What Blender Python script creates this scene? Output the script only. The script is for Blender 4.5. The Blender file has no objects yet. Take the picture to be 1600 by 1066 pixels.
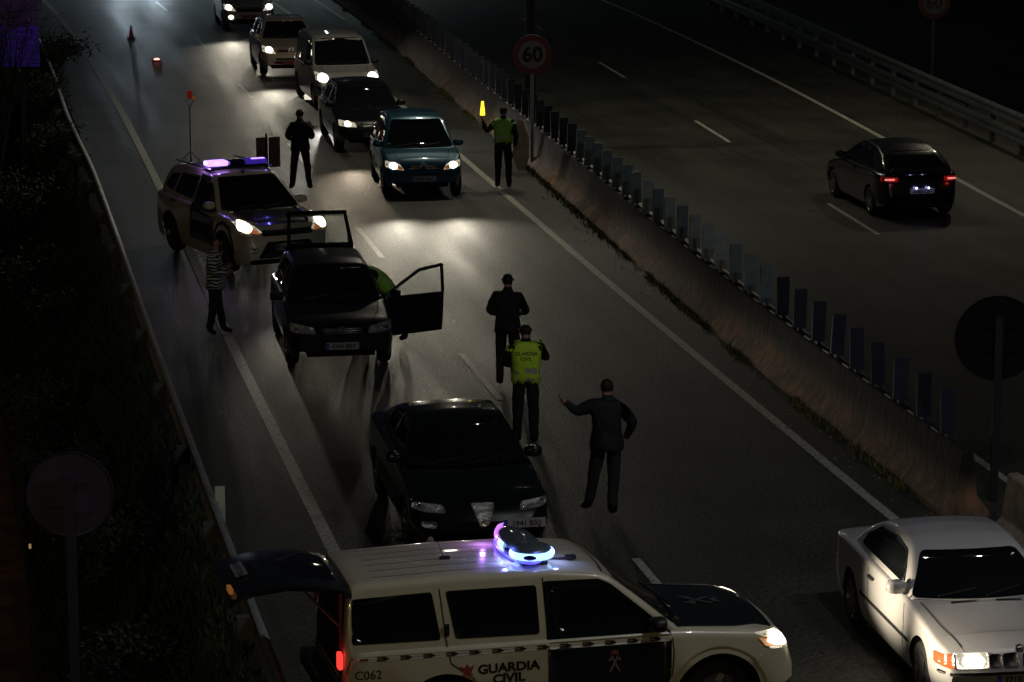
import bpy, bmesh, math, random
import numpy as np
from mathutils import Vector, Matrix, noise
from mathutils.bvhtree import BVHTree
random.seed(7)
R = math.radians
S = bpy.context.scene
COL = S.collection

# ------------------------------------------------------------------ camera
CAM_H = 10.19
cam_data = bpy.data.cameras.new('camera')
cam_data.sensor_width = 36.0
cam_data.lens = 36.0 * 4800.0 / 1600.0
cam_data.clip_start = 0.5
cam_data.clip_end = 3000
cam = bpy.data.objects.new('camera', cam_data)
COL.objects.link(cam)
cam.location = (0, 0, CAM_H)
cam.rotation_euler = (R(90 - 11.574), 0, R(-10.849))
S.camera = cam

# ------------------------------------------------------------------ night sky
world = bpy.data.worlds.new('World')
S.world = world
world.use_nodes = True
wn = world.node_tree.nodes
wn['Background'].inputs[0].default_value = (0.55, 0.62, 0.85, 1)
wn['Background'].inputs[1].default_value = 0.006

S.view_settings.view_transform = 'Standard'
S.view_settings.look = 'None'
S.view_settings.exposure = 0.0
S.view_settings.gamma = 1.0
S.view_settings.use_curve_mapping = False
S.render.engine = 'CYCLES'
S.cycles.use_denoising = True
S.cycles.max_bounces = 5
S.cycles.sample_clamp_indirect = 2.0
S.cycles.sample_clamp_direct = 0.0
S.cycles.use_light_tree = True

# energies of the lamps in the place (W)
E_LAMP_NEAR, E_LAMP_FAR, E_SODIUM = 480.0, 640.0, 1350.0
E_HEAD = 350.0
E_BLUE = 9.0

# ------------------------------------------------------------------ materials
MATS = {}
def _out(m):
    return m.node_tree.nodes['Principled BSDF']
def mat(name, col, rough=0.5, metal=0.0, emis=None, es=0.0, coat=0.0, noise_amt=0.0, noise_scale=20.0,
        bump=0.0, bump_scale=60.0, spec=None, sample=False):
    if name in MATS: return MATS[name]
    m = bpy.data.materials.new(name); m.use_nodes = True
    nt = m.node_tree; b = _out(m)
    b.inputs['Base Color'].default_value = (*col, 1)
    b.inputs['Roughness'].default_value = rough
    b.inputs['Metallic'].default_value = metal
    if spec is not None: b.inputs['Specular IOR Level'].default_value = spec
    if coat:
        b.inputs['Coat Weight'].default_value = coat
        b.inputs['Coat Roughness'].default_value = 0.04
    if emis:
        b.inputs['Emission Color'].default_value = (*emis, 1)
        b.inputs['Emission Strength'].default_value = es
        if not sample:
            m.cycles.emission_sampling = 'NONE'
    if noise_amt or bump:
        tc = nt.nodes.new('ShaderNodeTexCoord')
        if noise_amt:
            n = nt.nodes.new('ShaderNodeTexNoise'); n.inputs['Scale'].default_value = noise_scale; n.inputs['Detail'].default_value = 5
            nt.links.new(tc.outputs['Object'], n.inputs['Vector'])
            r = nt.nodes.new('ShaderNodeMapRange'); r.inputs[1].default_value = 0.3; r.inputs[2].default_value = 0.7
            r.inputs[3].default_value = 1 - noise_amt; r.inputs[4].default_value = 1 + noise_amt
            nt.links.new(n.outputs['Fac'], r.inputs[0])
            mx = nt.nodes.new('ShaderNodeVectorMath'); mx.operation = 'SCALE'; mx.inputs[0].default_value = col
            nt.links.new(r.outputs[0], mx.inputs['Scale']); nt.links.new(mx.outputs[0], b.inputs['Base Color'])
        if bump:
            n2 = nt.nodes.new('ShaderNodeTexNoise'); n2.inputs['Scale'].default_value = bump_scale; n2.inputs['Detail'].default_value = 4
            nt.links.new(tc.outputs['Object'], n2.inputs['Vector'])
            bp = nt.nodes.new('ShaderNodeBump'); bp.inputs['Strength'].default_value = bump; bp.inputs['Distance'].default_value = 0.02
            nt.links.new(n2.outputs['Fac'], bp.inputs['Height']); nt.links.new(bp.outputs[0], b.inputs['Normal'])
    MATS[name] = m
    return m

def clear_glass(name='clear_glass', tint=(0.75, 0.8, 0.8)):
    if name in MATS: return MATS[name]
    m = bpy.data.materials.new(name); m.use_nodes = True
    nt = m.node_tree; nt.nodes.remove(_out(m))
    o = nt.nodes['Material Output']
    t = nt.nodes.new('ShaderNodeBsdfTransparent'); t.inputs[0].default_value = (*tint, 1)
    g = nt.nodes.new('ShaderNodeBsdfGlossy'); g.inputs['Roughness'].default_value = 0.03
    f = nt.nodes.new('ShaderNodeFresnel'); f.inputs[0].default_value = 1.45
    x = nt.nodes.new('ShaderNodeMixShader')
    nt.links.new(f.outputs[0], x.inputs[0]); nt.links.new(t.outputs[0], x.inputs[1]); nt.links.new(g.outputs[0], x.inputs[2])
    nt.links.new(x.outputs[0], o.inputs[0])
    MATS[name] = m
    return m

GLASS = mat('dark_glass', (0.006, 0.007, 0.008), 0.04, coat=0.3)
RUBBER = mat('tyre_rubber', (0.012, 0.012, 0.012), 0.8, bump=0.3, bump_scale=80)
BLACKP = mat('black_plastic', (0.012, 0.012, 0.013), 0.45, bump=0.1, bump_scale=200)
UNDER = mat('underbody_black', (0.006, 0.006, 0.006), 0.9)
CHROME = mat('chrome', (0.6, 0.6, 0.6), 0.15, metal=1.0)
ALLOY = mat('alloy_rim', (0.28, 0.28, 0.29), 0.35, metal=0.9)
SEAM = mat('panel_gap', (0.004, 0.004, 0.004), 0.9)
PLATE = mat('plate_white', (0.30, 0.30, 0.30), 0.4)
PLATETXT = mat('plate_ink', (0.01, 0.01, 0.012), 0.5)
PLATEBLUE = mat('plate_blue', (0.02, 0.05, 0.4), 0.4)
AMBER = mat('amber_lens', (0.6, 0.2, 0.03), 0.15, emis=(1, 0.35, 0.08), es=0.12)
AMBER_LIT = mat('amber_lens_lit', (0.28, 0.07, 0.02), 0.15, emis=(1, 0.30, 0.10), es=0.28)
HEAD_ON = mat('headlight_housing_lit', (0.5, 0.48, 0.42), 0.12, metal=0.5, emis=(1, .90, .70), es=0.42, coat=1.0, bump=0.5, bump_scale=45)
HEAD_OFF = mat('headlight_unlit', (0.85, 0.85, 0.85), 0.14, metal=0.85, coat=1.0, bump=1.6, bump_scale=30)
REDLENS = mat('red_lens', (0.25, 0.008, 0.008), 0.12, coat=0.6)
RED_LIT = mat('red_lens_lit', (0.5, 0.02, 0.02), 0.2, emis=(1, 0.04, 0.03), es=1.6)
METAL = mat('galvanised_steel', (0.22, 0.23, 0.24), 0.42, metal=0.75, noise_amt=0.25, noise_scale=6)
POST = mat('grey_post', (0.10, 0.10, 0.10), 0.5, metal=0.4)

# ------------------------------------------------------------------ helpers
def link(o, parent=None):
    COL.objects.link(o)
    if parent is not None: o.parent = parent
    return o
def from_data(name, verts, faces, m=None, parent=None, smooth=False, mats=None, fm=None):
    me = bpy.data.meshes.new(name)
    me.from_pydata([tuple(v) for v in verts], [], faces)
    if mats:
        for k in mats: me.materials.append(k)
        if fm is not None: me.polygons.foreach_set('material_index', fm)
    elif m: me.materials.append(m)
    if smooth: me.polygons.foreach_set('use_smooth', [True] * len(me.polygons))
    me.update()
    return link(bpy.data.objects.new(name, me), parent)
def empty(name, loc, rz=0.0, **k):
    o = bpy.data.objects.new(name, None); o.empty_display_size = 0.3
    o.location = loc; o.rotation_euler = (0, 0, rz); COL.objects.link(o)
    return tag(o, **k)
def tag(o, label=None, cat=None, group=None, kind=None):
    if label: o['label'] = label
    if cat: o['category'] = cat
    if group: o['group'] = group
    if kind: o['kind'] = kind
    return o
class MB:
    """collects shapes of one object"""
    def __init__(s): s.v = []; s.f = []
    def add(s, v, f):
        n = len(s.v); s.v += [tuple(p) for p in v]; s.f += [tuple(i + n for i in q) for q in f]; return s
    def box(s, c, d, rz=0.0, M=None):
        cx, cy, cz = c; x, y, z = d[0] / 2, d[1] / 2, d[2] / 2
        co, si = math.cos(rz), math.sin(rz)
        v = []
        for a, b, e in ((-x, -y, -z), (x, -y, -z), (x, y, -z), (-x, y, -z), (-x, -y, z), (x, -y, z), (x, y, z), (-x, y, z)):
            p = Vector((a, b, e))
            if M is not None: p = M @ p
            v.append((cx + co * p.x - si * p.y, cy + si * p.x + co * p.y, cz + p.z))
        return s.add(v, [(0, 3, 2, 1), (4, 5, 6, 7), (0, 1, 5, 4), (1, 2, 6, 5), (2, 3, 7, 6), (3, 0, 4, 7)])
    def tube(s, a, b, r0, r1=None, n=10, cap=True):
        r1 = r0 if r1 is None else r1
        a, b = Vector(a), Vector(b); d = (b - a).normalized()
        u = d.orthogonal().normalized(); w = d.cross(u)
        v = []
        for p, r in ((a, r0), (b, r1)):
            for i in range(n):
                t = 2 * math.pi * i / n
                v.append(p + u * (r * math.cos(t)) + w * (r * math.sin(t)))
        f = [(i, (i + 1) % n, n + (i + 1) % n, n + i) for i in range(n)]
        if cap: f += [tuple(range(n - 1, -1, -1)), tuple(range(n, 2 * n))]
        return s.add(v, f)
    def lathe(s, prof, n=24, axis='Y', c=(0, 0, 0)):
        v = []; k = len(prof)
        for i in range(n):
            t = 2 * math.pi * i / n
            for r, h in prof:
                a, b = r * math.cos(t), r * math.sin(t)
                p = (a, h, b) if axis == 'Y' else (a, b, h)
                v.append((p[0] + c[0], p[1] + c[1], p[2] + c[2]))
        f = []
        for i in range(n):
            j = (i + 1) % n
            for q in range(k - 1):
                f.append((i * k + q, i * k + q + 1, j * k + q + 1, j * k + q))
        return s.add(v, f)
    def build(s, name, m, parent=None, smooth=False):
        o = from_data(name, s.v, s.f, m, parent, smooth)
        return o
def fix_normals(o):
    bm = bmesh.new(); bm.from_mesh(o.data); bmesh.ops.recalc_face_normals(bm, faces=bm.faces); bm.to_mesh(o.data); bm.free(); o.data.update()
def bevel(o, w=0.01, seg=2):
    md = o.modifiers.new('bevel', 'BEVEL'); md.width = w; md.segments = seg; md.limit_method = 'ANGLE'; md.angle_limit = R(35)
    return o
def rpoly(pts, r=0.03, n=4):
    """polygon with rounded corners"""
    out = []; k = len(pts)
    for i in range(k):
        p = Vector(pts[i]); a = Vector(pts[i - 1]); b = Vector(pts[(i + 1) % k])
        rr = min(r, (a - p).length * 0.45, (b - p).length * 0.45)
        s = p + (a - p).normalized() * rr; e = p + (b - p).normalized() * rr
        for j in range(n + 1):
            t = j / n
            out.append(tuple((1 - t) ** 2 * s + 2 * t * (1 - t) * p + t * t * e))
    return out
def fill_poly(pts, step):
    """flat polygon cut by a grid so that it can follow a curved surface"""
    bm = bmesh.new()
    vs = [bm.verts.new((p[0], p[1], 0)) for p in pts]
    bm.faces.new(vs)
    xs = [p[0] for p in pts]; ys = [p[1] for p in pts]
    for lo, hi, no in ((min(xs), max(xs), (1, 0, 0)), (min(ys), max(ys), (0, 1, 0))):
        n = max(1, int(math.ceil((hi - lo) / step)))
        for i in range(1, n):
            c = lo + (hi - lo) * i / n
            bmesh.ops.bisect_plane(bm, geom=bm.verts[:] + bm.edges[:] + bm.faces[:], plane_co=(c * no[0], c * no[1], 0), plane_no=no, dist=1e-5)
    bm.verts.ensure_lookup_table()
    v = [tuple(q.co) for q in bm.verts]; bm.verts.index_update()
    f = [tuple(q.index for q in fc.verts) for fc in bm.faces]
    bnd = [(e.verts[0].index, e.verts[1].index) for e in bm.edges if len(e.link_faces) == 1]
    bm.free()
    return v, f, bnd
AX = {'F': (Vector((1, 0, 0)), lambda a, b: (0, a, b)), 'B': (Vector((-1, 0, 0)), lambda a, b: (0, a, b)),
      'L': (Vector((0, 1, 0)), lambda a, b: (a, 0, b)), 'R': (Vector((0, -1, 0)), lambda a, b: (a, 0, b)),
      'T': (Vector((0, 0, 1)), lambda a, b: (a, b, 0))}
def cast(bvh, ax, a, b, off=0.0):
    d, fn = AX[ax]
    base = Vector(fn(a, b))
    hit = bvh.ray_cast(base + d * 6, -d)
    if hit[0] is None:
        hit = bvh.find_nearest(base + d * 1.0)
    n = hit[1]
    if n.dot(d) < 0: n = -n
    return hit[0] + n * off, n
def patch(name, bvh, ax, pts, m, parent, off=0.004, step=0.12, skirt=0.012, smooth=True, r=None):
    if r is not None: pts = rpoly(pts, r)
    v, f, bnd = fill_poly(pts, step)
    P = []; N = []
    for q in v:
        p, n = cast(bvh, ax, q[0], q[1], off); P.append(p); N.append(n)
    k = len(P)
    for i in range(k):
        P.append(P[i] - N[i] * skirt)
    f = list(f)
    for a, b in bnd: f.append((a, b, k + b, k + a))
    o = from_data(name, P, f, m, parent, smooth)
    return o
def strip_poly(a, b, w):
    a, b = Vector(a), Vector(b); d = (b - a).normalized(); n = Vector((-d.y, d.x)) * w / 2
    return [tuple(a - n), tuple(b - n), tuple(b + n), tuple(a + n)]
def seams(name, bvh, ax, lines, parent, w=0.012, m=None, off=0.003):
    P = []; F = []
    for ln in lines:
        for a, b in zip(ln[:-1], ln[1:]):
            v, f, _ = fill_poly(strip_poly(a, b, w), 0.1)
            n = len(P)
            for q in v: P.append(cast(bvh, ax, q[0], q[1], off)[0])
            F += [tuple(i + n for i in x) for x in f]
    return from_data(name, P, F, m or SEAM, parent, True)
def text_geo(s, size, bold=0.0, spacing=1.0):
    c = bpy.data.curves.new('t', 'FONT'); c.body = s; c.size = size; c.align_x = 'CENTER'; c.align_y = 'CENTER'
    c.offset = bold; c.resolution_u = 3; c.space_character = spacing
    o = bpy.data.objects.new('t', c); COL.objects.link(o)
    bpy.context.view_layer.update()
    me = bpy.data.meshes.new_from_object(o.evaluated_get(bpy.context.evaluated_depsgraph_get()))
    v = [tuple(q.co) for q in me.vertices]; f = [tuple(p.vertices) for p in me.polygons]
    bpy.data.objects.remove(o); bpy.data.curves.remove(c); bpy.data.meshes.remove(me)
    return v, f
def text_on(name, bvh, ax, s, c, size, m, parent, bold=0.0, off=0.006, flip=False, sx=1.0, lean=0.0):
    v, f = text_geo(s, size, bold)
    P = []
    for q in v:
        x = q[0] * sx + lean * q[1]
        x = -x if flip else x
        P.append(cast(bvh, ax, c[0] + x, c[1] + q[1], off)[0])
    return from_data(name, P, f, m, parent)
def text_flat(name, s, size, M, m, parent, bold=0.0):
    v, f = text_geo(s, size, bold)
    return from_data(name, [M @ Vector(q) for q in v], f, m, parent)
def smooth1(xs, ys, sig):
    """ys sampled on the uniform xs, gaussian smoothed, ends kept"""
    if sig <= 0: return ys
    dx = xs[1] - xs[0]; n = max(1, int(3 * sig / dx))
    k = np.exp(-0.5 * (np.arange(-n, n + 1) * dx / sig) ** 2); k /= k.sum()
    p = np.concatenate([2 * ys[0] - ys[n:0:-1], ys, 2 * ys[-1] - ys[-2:-n - 2:-1]])
    return np.convolve(p, k, 'valid')
def prof_fn(pts, sig=0.04):
    xs = np.arange(pts[0][0], pts[-1][0] + 0.005, 0.01)
    ys = smooth1(xs, np.interp(xs, [p[0] for p in pts], [p[1] for p in pts]), sig)
    return lambda x: float(np.interp(x, xs, ys))

# ------------------------------------------------------------------ car bodies
def make_body(sp):
    L, W = sp['L'], sp['W']; h = L / 2
    top = prof_fn(sp['top'], sp.get('sig', 0.035)); low = prof_fn(sp['low'], 0.02)
    wr = sp['wr']; arch = sp.get('arch', wr + 0.055)
    ef, er = sp.get('ef', 0.6), sp.get('er', 0.5); rf, rb = sp.get('rf', 0.20), sp.get('rb', 0.14)
    def hw(x):
        w = W / 2
        if x > h - ef: w *= 1 - rf * ((x - h + ef) / ef) ** 2.6
        if x < -h + er: w *= 1 - rb * ((-x - h + er) / er) ** 2.6
        return w
    xs = set(np.round(np.linspace(-h, h, int(L / 0.06)), 4).tolist())
    for e in (0.01, 0.025, 0.045): xs |= {round(h - e, 4), round(-h + e, 4)}
    for xa in (sp['xf'], sp['xr']):
        for t in np.linspace(0, math.pi, 15): xs.add(round(xa + arch * math.cos(t), 4))
        xs |= {round(xa + arch + 0.004, 4), round(xa - arch - 0.004, 4)}
    xs = sorted(xs)
    def zb(x):
        z = low(x)
        for xa in (sp['xf'], sp['xr']):
            d = abs(x - xa)
            if d <= arch: z = max(z, wr + math.sqrt(max(0, arch * arch - d * d)))
        return z
    flare = sp.get('flare', 0.0)
    V = []; F = []; rings = []
    ns, na, nt = 7, 5, 6
    for x in xs:
        b, t = zb(x), top(x); w = hw(x)
        rs = min(sp.get('rs', 0.07), (t - b) * 0.4)
        fl = 0.0
        for xa in (sp['xf'], sp['xr']):
            d = abs(x - xa) / (arch * 1.25)
            if d < 1: fl = max(fl, (1 - d * d) ** 0.5)
        half = []
        for i in range(ns):
            u = i / (ns - 1); z = b + (t - rs - b) * u
            zz = (z - 0.25) / max(0.1, (t - rs - 0.25))
            y = w * (1 - 0.05 * max(0, 1 - zz * 2.2) ** 2 - 0.045 * max(0, zz - 0.45) ** 1.5)
            if sp.get('crease') and zz > 0.62: y -= sp['crease'] * (zz - 0.62)
            if flare: y += flare * fl * max(0, 1 - abs(z - (wr + arch * 0.8)) / 0.32)
            half.append((y, z))
        ys = half[-1][0]; rw = rs * 1.3
        for i in range(1, na + 1):
            a = math.pi / 2 * i / na
            half.append((ys - rw * (1 - math.cos(a)), t - rs + rs * math.sin(a)))
        y0 = half[-1][0]; cr = sp.get('crown', 0.035)
        for i in range(1, nt + 1):
            y = y0 * (1 - i / nt)
            half.append((y, t + cr * (1 - (y / y0) ** 2) * min(1, (t - b) * 2)))
        ring = [(x, y, z) for y, z in half] + [(x, -y, z) for y, z in reversed(half[:-1])]
        # nose/tail curvature in plan
        bow = sp.get('bow', 0.06)
        rr = []
        for (xx, y, z) in ring:
            k = (y / (W / 2)) ** 2
            if xx > 0: xx -= bow * k * max(0, (xx - h + 0.5) / 0.5)
            else: xx += bow * 0.6 * k * max(0, (-xx - h + 0.5) / 0.5)
            rr.append((xx, y, z))
        rings.append(range(len(V), len(V) + len(rr))); V += rr
    n = len(rings[0])
    for a, b in zip(rings[:-1], rings[1:]):
        for j in range(n - 1): F.append((a[j], a[j + 1], b[j + 1], b[j]))
    F.append(tuple(rings[0])); F.append(tuple(reversed(rings[-1])))
    # greenhouse
    g = sp['gh']; rz = prof_fn(g['roof'], g.get('sig', 0.05))
    H = max(p[1] for p in g['roof']); x0, x1 = g['roof'][0][0], g['roof'][-1][0]
    wt, wbelt = g['wt'] / 2, g.get('wb', W - 0.1) / 2
    gx = np.linspace(x0, x1, int((x1 - x0) / 0.05)).tolist()
    # where the roof starts at each end
    xt, xrr = g['xt'], g['xr']
    R2 = []
    for x in gx:
        zt = rz(x); zbel = top(x) - 0.05
        zt = max(zt, zbel + 0.02)
        f = min(1, (zt - zbel) / (H - zbel))
        tap = 1 - g.get('tap', 0.06) * max(0, (xrr - x) / max(0.1, xrr - x0)) if x < xrr else 1
        wb_ = min(wbelt, hw(x) - 0.03) * tap; wt_ = wt * tap
        r2 = min(g.get('r2', 0.07), (zt - zbel) * 0.45)
        half = []
        for i in range(6):
            u = i / 5; z = zbel + (zt - r2 - zbel) * u
            q = (z - zbel) / (H - zbel)
            half.append((wb_ + (wt_ - wb_) * (q * 0.85 + 0.15 * q * q), z))
        ys = half[-1][0]; rw = r2 * 1.6
        for i in range(1, 5):
            a = math.pi / 2 * i / 4
            half.append((ys - rw * (1 - math.cos(a)), zt - r2 + r2 * math.sin(a)))
        y0 = half[-1][0]
        for i in range(1, 7):
            y = y0 * (1 - i / 6); half.append((y, zt + g.get('crown', 0.03) * f * (1 - (y / y0) ** 2)))
        ring = [(x, y, z) for y, z in half] + [(x, -y, z) for y, z in reversed(half[:-1])]
        rr = []
        for (xx, y, z) in ring:
            k = (y / wbelt) ** 2; o = xx
            if xx > xt: o = xx - g.get('bowf', 0.16) * k * (xx - xt) / (x1 - xt)
            elif xx < xrr: o = xx + g.get('bowr', 0.1) * k * (xrr - xx) / (xrr - x0)
            rr.append((o, y, z))
        R2.append(range(len(V), len(V) + len(rr))); V += rr
    n = len(R2[0])
    for a, b in zip(R2[:-1], R2[1:]):
        for j in range(n - 1): F.append((a[j], a[j + 1], b[j + 1], b[j]))
    F.append(tuple(R2[0])); F.append(tuple(reversed(R2[-1])))
    sp['_top'] = top; sp['_hw'] = hw; sp['_rz'] = rz
    return V, F, BVHTree.FromPolygons([Vector(v) for v in V], F)

def wheel(parent, loc, r, w, side, style='alloy', steer=0.0):
    """tyre > rim; side +1 left, -1 right"""
    m = MB(); t = w / 2
    m.lathe([(r * 0.66, -t * 0.92), (r * 0.86, -t), (r * 0.97, -t * 0.82), (r, -t * 0.5), (r, t * 0.5), (r * 0.97, t * 0.82), (r * 0.86, t), (r * 0.66, t * 0.92)], 28)
    o = m.build('wheel', RUBBER, parent, True); o.location = loc; o.rotation_euler = (0, 0, steer)
    k = MB(); s = side
    k.lathe([(r * 0.67, s * t * 0.95), (r * 0.64, s * t * 0.85), (r * 0.60, s * t * 0.4), (0.001, s * t * 0.35)], 24)
    nsp = {'alloy': 7, 'cap': 10, 'truck': 6}[style]
    for i in range(nsp):
        a = 2 * math.pi * i / nsp; ww = {'alloy': 0.045, 'cap': 0.05, 'truck': 0.09}[style]
        c, q = math.cos(a), math.sin(a)
        v = []
        for rr, wd, yy in ((r * 0.10, ww * 0.8, 0.82), (r * 0.63, ww * 0.5, 0.93)):
            for sg in (-1, 1):
                v.append((c * rr - q * sg * wd, s * t * yy, q * rr + c * sg * wd))
        for rr, wd, yy in ((r * 0.10, ww * 0.8, 0.4), (r * 0.63, ww * 0.5, 0.45)):
            for sg in (-1, 1):
                v.append((c * rr - q * sg * wd, s * t * yy, q * rr + c * sg * wd))
        k.add(v, [(0, 2, 3, 1), (0, 1, 5, 4), (1, 3, 7, 5), (3, 2, 6, 7), (2, 0, 4, 6)])
    k.lathe([(0.001, s * t * 0.88), (r * 0.14, s * t * 0.86), (r * 0.16, s * t * 0.5)], 14)
    ro = k.build('rim', ALLOY, o, False)
    fix_normals(ro)
    return o

def spot(parent, loc, energy, col, aim, size=78, blend=1.0, radius=0.05, name='headlight_beam'):
    l = bpy.data.lights.new(name, 'SPOT'); l.energy = energy; l.color = col; l.spot_size = R(size); l.spot_blend = blend; l.shadow_soft_size = radius
    o = bpy.data.objects.new(name, l); link(o, parent); o.location = loc
    o.rotation_euler = Vector(aim).to_track_quat('-Z', 'Y').to_euler()
    return o
def bulb(parent, loc, energy, col, radius=0.1, name='lamp_light'):
    l = bpy.data.lights.new(name, 'POINT'); l.energy = energy; l.color = col; l.shadow_soft_size = radius
    o = bpy.data.objects.new(name, l); link(o, parent); o.location = loc
    return o

HL_ON = {}
def lit_lens(col, es):
    k = (round(col[0], 2), round(col[1], 2), round(col[2], 2), es)
    if k not in HL_ON:
        HL_ON[k] = mat('headlight_lit_%d' % len(HL_ON), (0.8, 0.8, 0.8), 0.1, emis=col, es=es)
    return HL_ON[k]

def build_car(sp, loc, th, label, cat='car', group=None, name='car'):
    root = empty(name, loc, th, label=label, cat=cat, group=group)
    V, F, bvh = make_body(sp)
    body = from_data('body', V, F, sp['paint'], root, True)
    body.data.set_sharp_from_angle(angle=R(40))
    L, W = sp['L'], sp['W']; h = L / 2; g = sp['gh']; top = sp['_top']; wr = sp['wr']
    # underbody: dark floor and wheel housings
    u = MB(); u.box((0, 0, 0.36), (L - 0.5, W - 0.62, 0.30)); u.box((0.5 * (sp['xf'] + sp['xr']), 0, 0.30), (sp['xf'] - sp['xr'] - 2 * wr - 0.16, W - 0.16, 0.14))
    ar = sp.get('arch', wr + 0.055) + 0.012
    for xa in (sp['xf'], sp['xr']):
        for s in (-1, 1):
            pts = []; n = 12; y0, y1 = s * (W / 2 - 0.03), s * (W / 2 - 0.30)
            for i in range(n + 1):
                a = math.pi * i / n; pts.append((xa + ar * math.cos(a), wr + ar * math.sin(a)))
            v = [(p[0], y0, p[1]) for p in pts] + [(p[0], y1, p[1]) for p in pts]
            f = [(i, i + 1, n + 2 + i, n + 1 + i) for i in range(n)] + [tuple(range(n + 1, 2 * n + 2))]
            u.add(v, f)
    u.build('underbody', UNDER, root)
    # wheels
    ww = sp.get('ww', 0.2)
    for xa, st in ((sp['xf'], sp.get('steer', 0.0)), (sp['xr'], 0.0)):
        for s in (-1, 1):
            wheel(root, (xa, s * (sp['_hw'](xa) - ww / 2 - 0.015), wr), wr, ww, s, sp.get('wheels', 'alloy'), st)
    # glass
    zb, H = top((g['xt'] + g['roof'][-1][0]) / 2) , max(p[1] for p in g['roof'])
    zc = top(g['roof'][-1][0] - 0.1)
    wt, wb = g['wt'] / 2, g.get('wb', W - 0.1) / 2
    if sp.get('ws', True):
        ws = patch('windscreen', bvh, 'F', [(-wb * g.get('wsk', .92), zc + 0.03), (wb * g.get('wsk', .92), zc + 0.03), (wt * .93, H - 0.08), (-wt * .93, H - 0.08)], GLASS, root, r=0.06, step=0.1)
        wp = MB()
        for y0, y1 in ((-wb * 0.62, -wb * 0.02), (wb * 0.02, wb * 0.62)):
            a, n1 = cast(bvh, 'F', y0, zc + 0.04, 0.02); b, n2 = cast(bvh, 'F', y1 - 0.05, zc + 0.10, 0.02)
            wp.tube(a, b, 0.010, n=5)
        wp.build('wiper', BLACKP, root)
        # things behind the glass that catch light: mirror and sun visor edge
        mi, nn = cast(bvh, 'F', 0, H - 0.16, 0.012)
    if sp.get('rw', True):
        zr = top(g['roof'][0][0] + 0.1)
        patch('rear_window', bvh, 'B', [(-wb * 0.80, zr + 0.05), (wb * 0.80, zr + 0.05), (wt * 0.82, H - 0.10), (-wt * 0.82, H - 0.10)], GLASS, root, r=0.07, step=0.1)
    for sd in ('L', 'R'):
        if sd in sp.get('skip_side', ()): continue
        for pts in sp['windows']:
            patch('side_window', bvh, sd, pts, GLASS, root, r=0.035, step=0.12)
    for sd in ('L', 'R'):
        for ln in sp.get('seams', ()): seams('door_gap', bvh, sd, [ln], root)
        for hx, hz in sp.get('handles', ()):
            p, n = cast(bvh, sd, hx, hz, 0.018)
            bevel(MB().box(p, (0.19, 0.035, 0.035)).build('door_handle', sp.get('handle_mat', BLACKP), root), 0.01)
        if sp.get('molding'):
            a, b, z, w_ = sp['molding']
            patch('side_moulding', bvh, sd, [(a, z - w_ / 2), (b, z - w_ / 2), (b, z + w_ / 2), (a, z + w_ / 2)], BLACKP, root, off=0.015, step=0.15)
    # mirrors
    for s in (-1, 1):
        if sp.get('mirror'):
            mx, mz = sp['mirror'][0], sp['mirror'][1]
            y = sp['_hw'](mx) - 0.07
            mm = MB(); n1_, n2_ = 14, 9; v = []; f = []
            for i in range(n2_):
                ph = math.pi * i / (n2_ - 1)
                for j in range(n1_):
                    tt = 2 * math.pi * j / n1_; ce, se = math.cos(tt), math.sin(tt)
                    sg = lambda q: math.copysign(abs(q) ** .6, q)
                    v.append((mx + .075 * sg(ce) * math.sin(ph) ** .6 - (.02 if ce < 0 else 0), s * (y + .085) + .115 * -math.cos(ph), mz + .075 * sg(se) * math.sin(ph) ** .6))
            for i in range(n2_ - 1):
                for j in range(n1_):
                    k = (j + 1) % n1_; f.append((i * n1_ + j, i * n1_ + k, (i + 1) * n1_ + k, (i + 1) * n1_ + j))
            mm.add(v, f); mm.tube((mx, s * (y - .12), mz - .06), (mx, s * (y + .03), mz - .03), .03, .025, 6)
            o = mm.build('door_mirror', sp.get('mirror_mat', sp['paint']), root, True); fix_normals(o)
            MB().box((mx - 0.094, s * (y + 0.085), mz), (0.006, 0.15, 0.10)).build('mirror_glass', GLASS, o)
    # lights
    hc = sp.get('hcol', (1.0, 0.91, 0.72))
    for s in (-1, 1):
        hl = [(s * a, b) for a, b in sp['headlight']]
        lit = sp.get('lit', True)
        base = patch('headlight', bvh, 'F', hl, HEAD_ON if (lit and not (isinstance(lit, (tuple, list)) and s not in lit)) else HEAD_OFF, root, r=0.03, off=0.006, step=0.06)
        cy = sum(p[0] for p in hl) / len(hl); cz = sum(p[1] for p in hl) / len(hl)
        if sp.get('bulb_at'): cy, cz = s * sp['bulb_at'][0], sp['bulb_at'][1]
        if lit and not (isinstance(lit, (tuple, list)) and s not in lit):
            rr = sp.get('bulb_r', 0.075)
            el = sp.get('bulb_el', 1.35)
            pts = [(cy + rr * el * math.cos(t), cz + rr * math.sin(t)) for t in np.linspace(0, 2 * math.pi, 14, endpoint=False)]
            patch('bulb_reflector', bvh, 'F', pts, lit_lens(hc, sp.get('hes', 5.0)), base, off=0.014, step=0.06)
            p, n = cast(bvh, 'F', cy, cz, 0.06)
            spot(root, (p.x + 0.03, p.y, p.z), sp.get('he', E_HEAD), hc, (1, 0.0, sp.get('haim', -0.10)), sp.get('hsize', 54), radius=0.07).scale = (1, sp.get('hflat', .32), 1)
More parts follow.
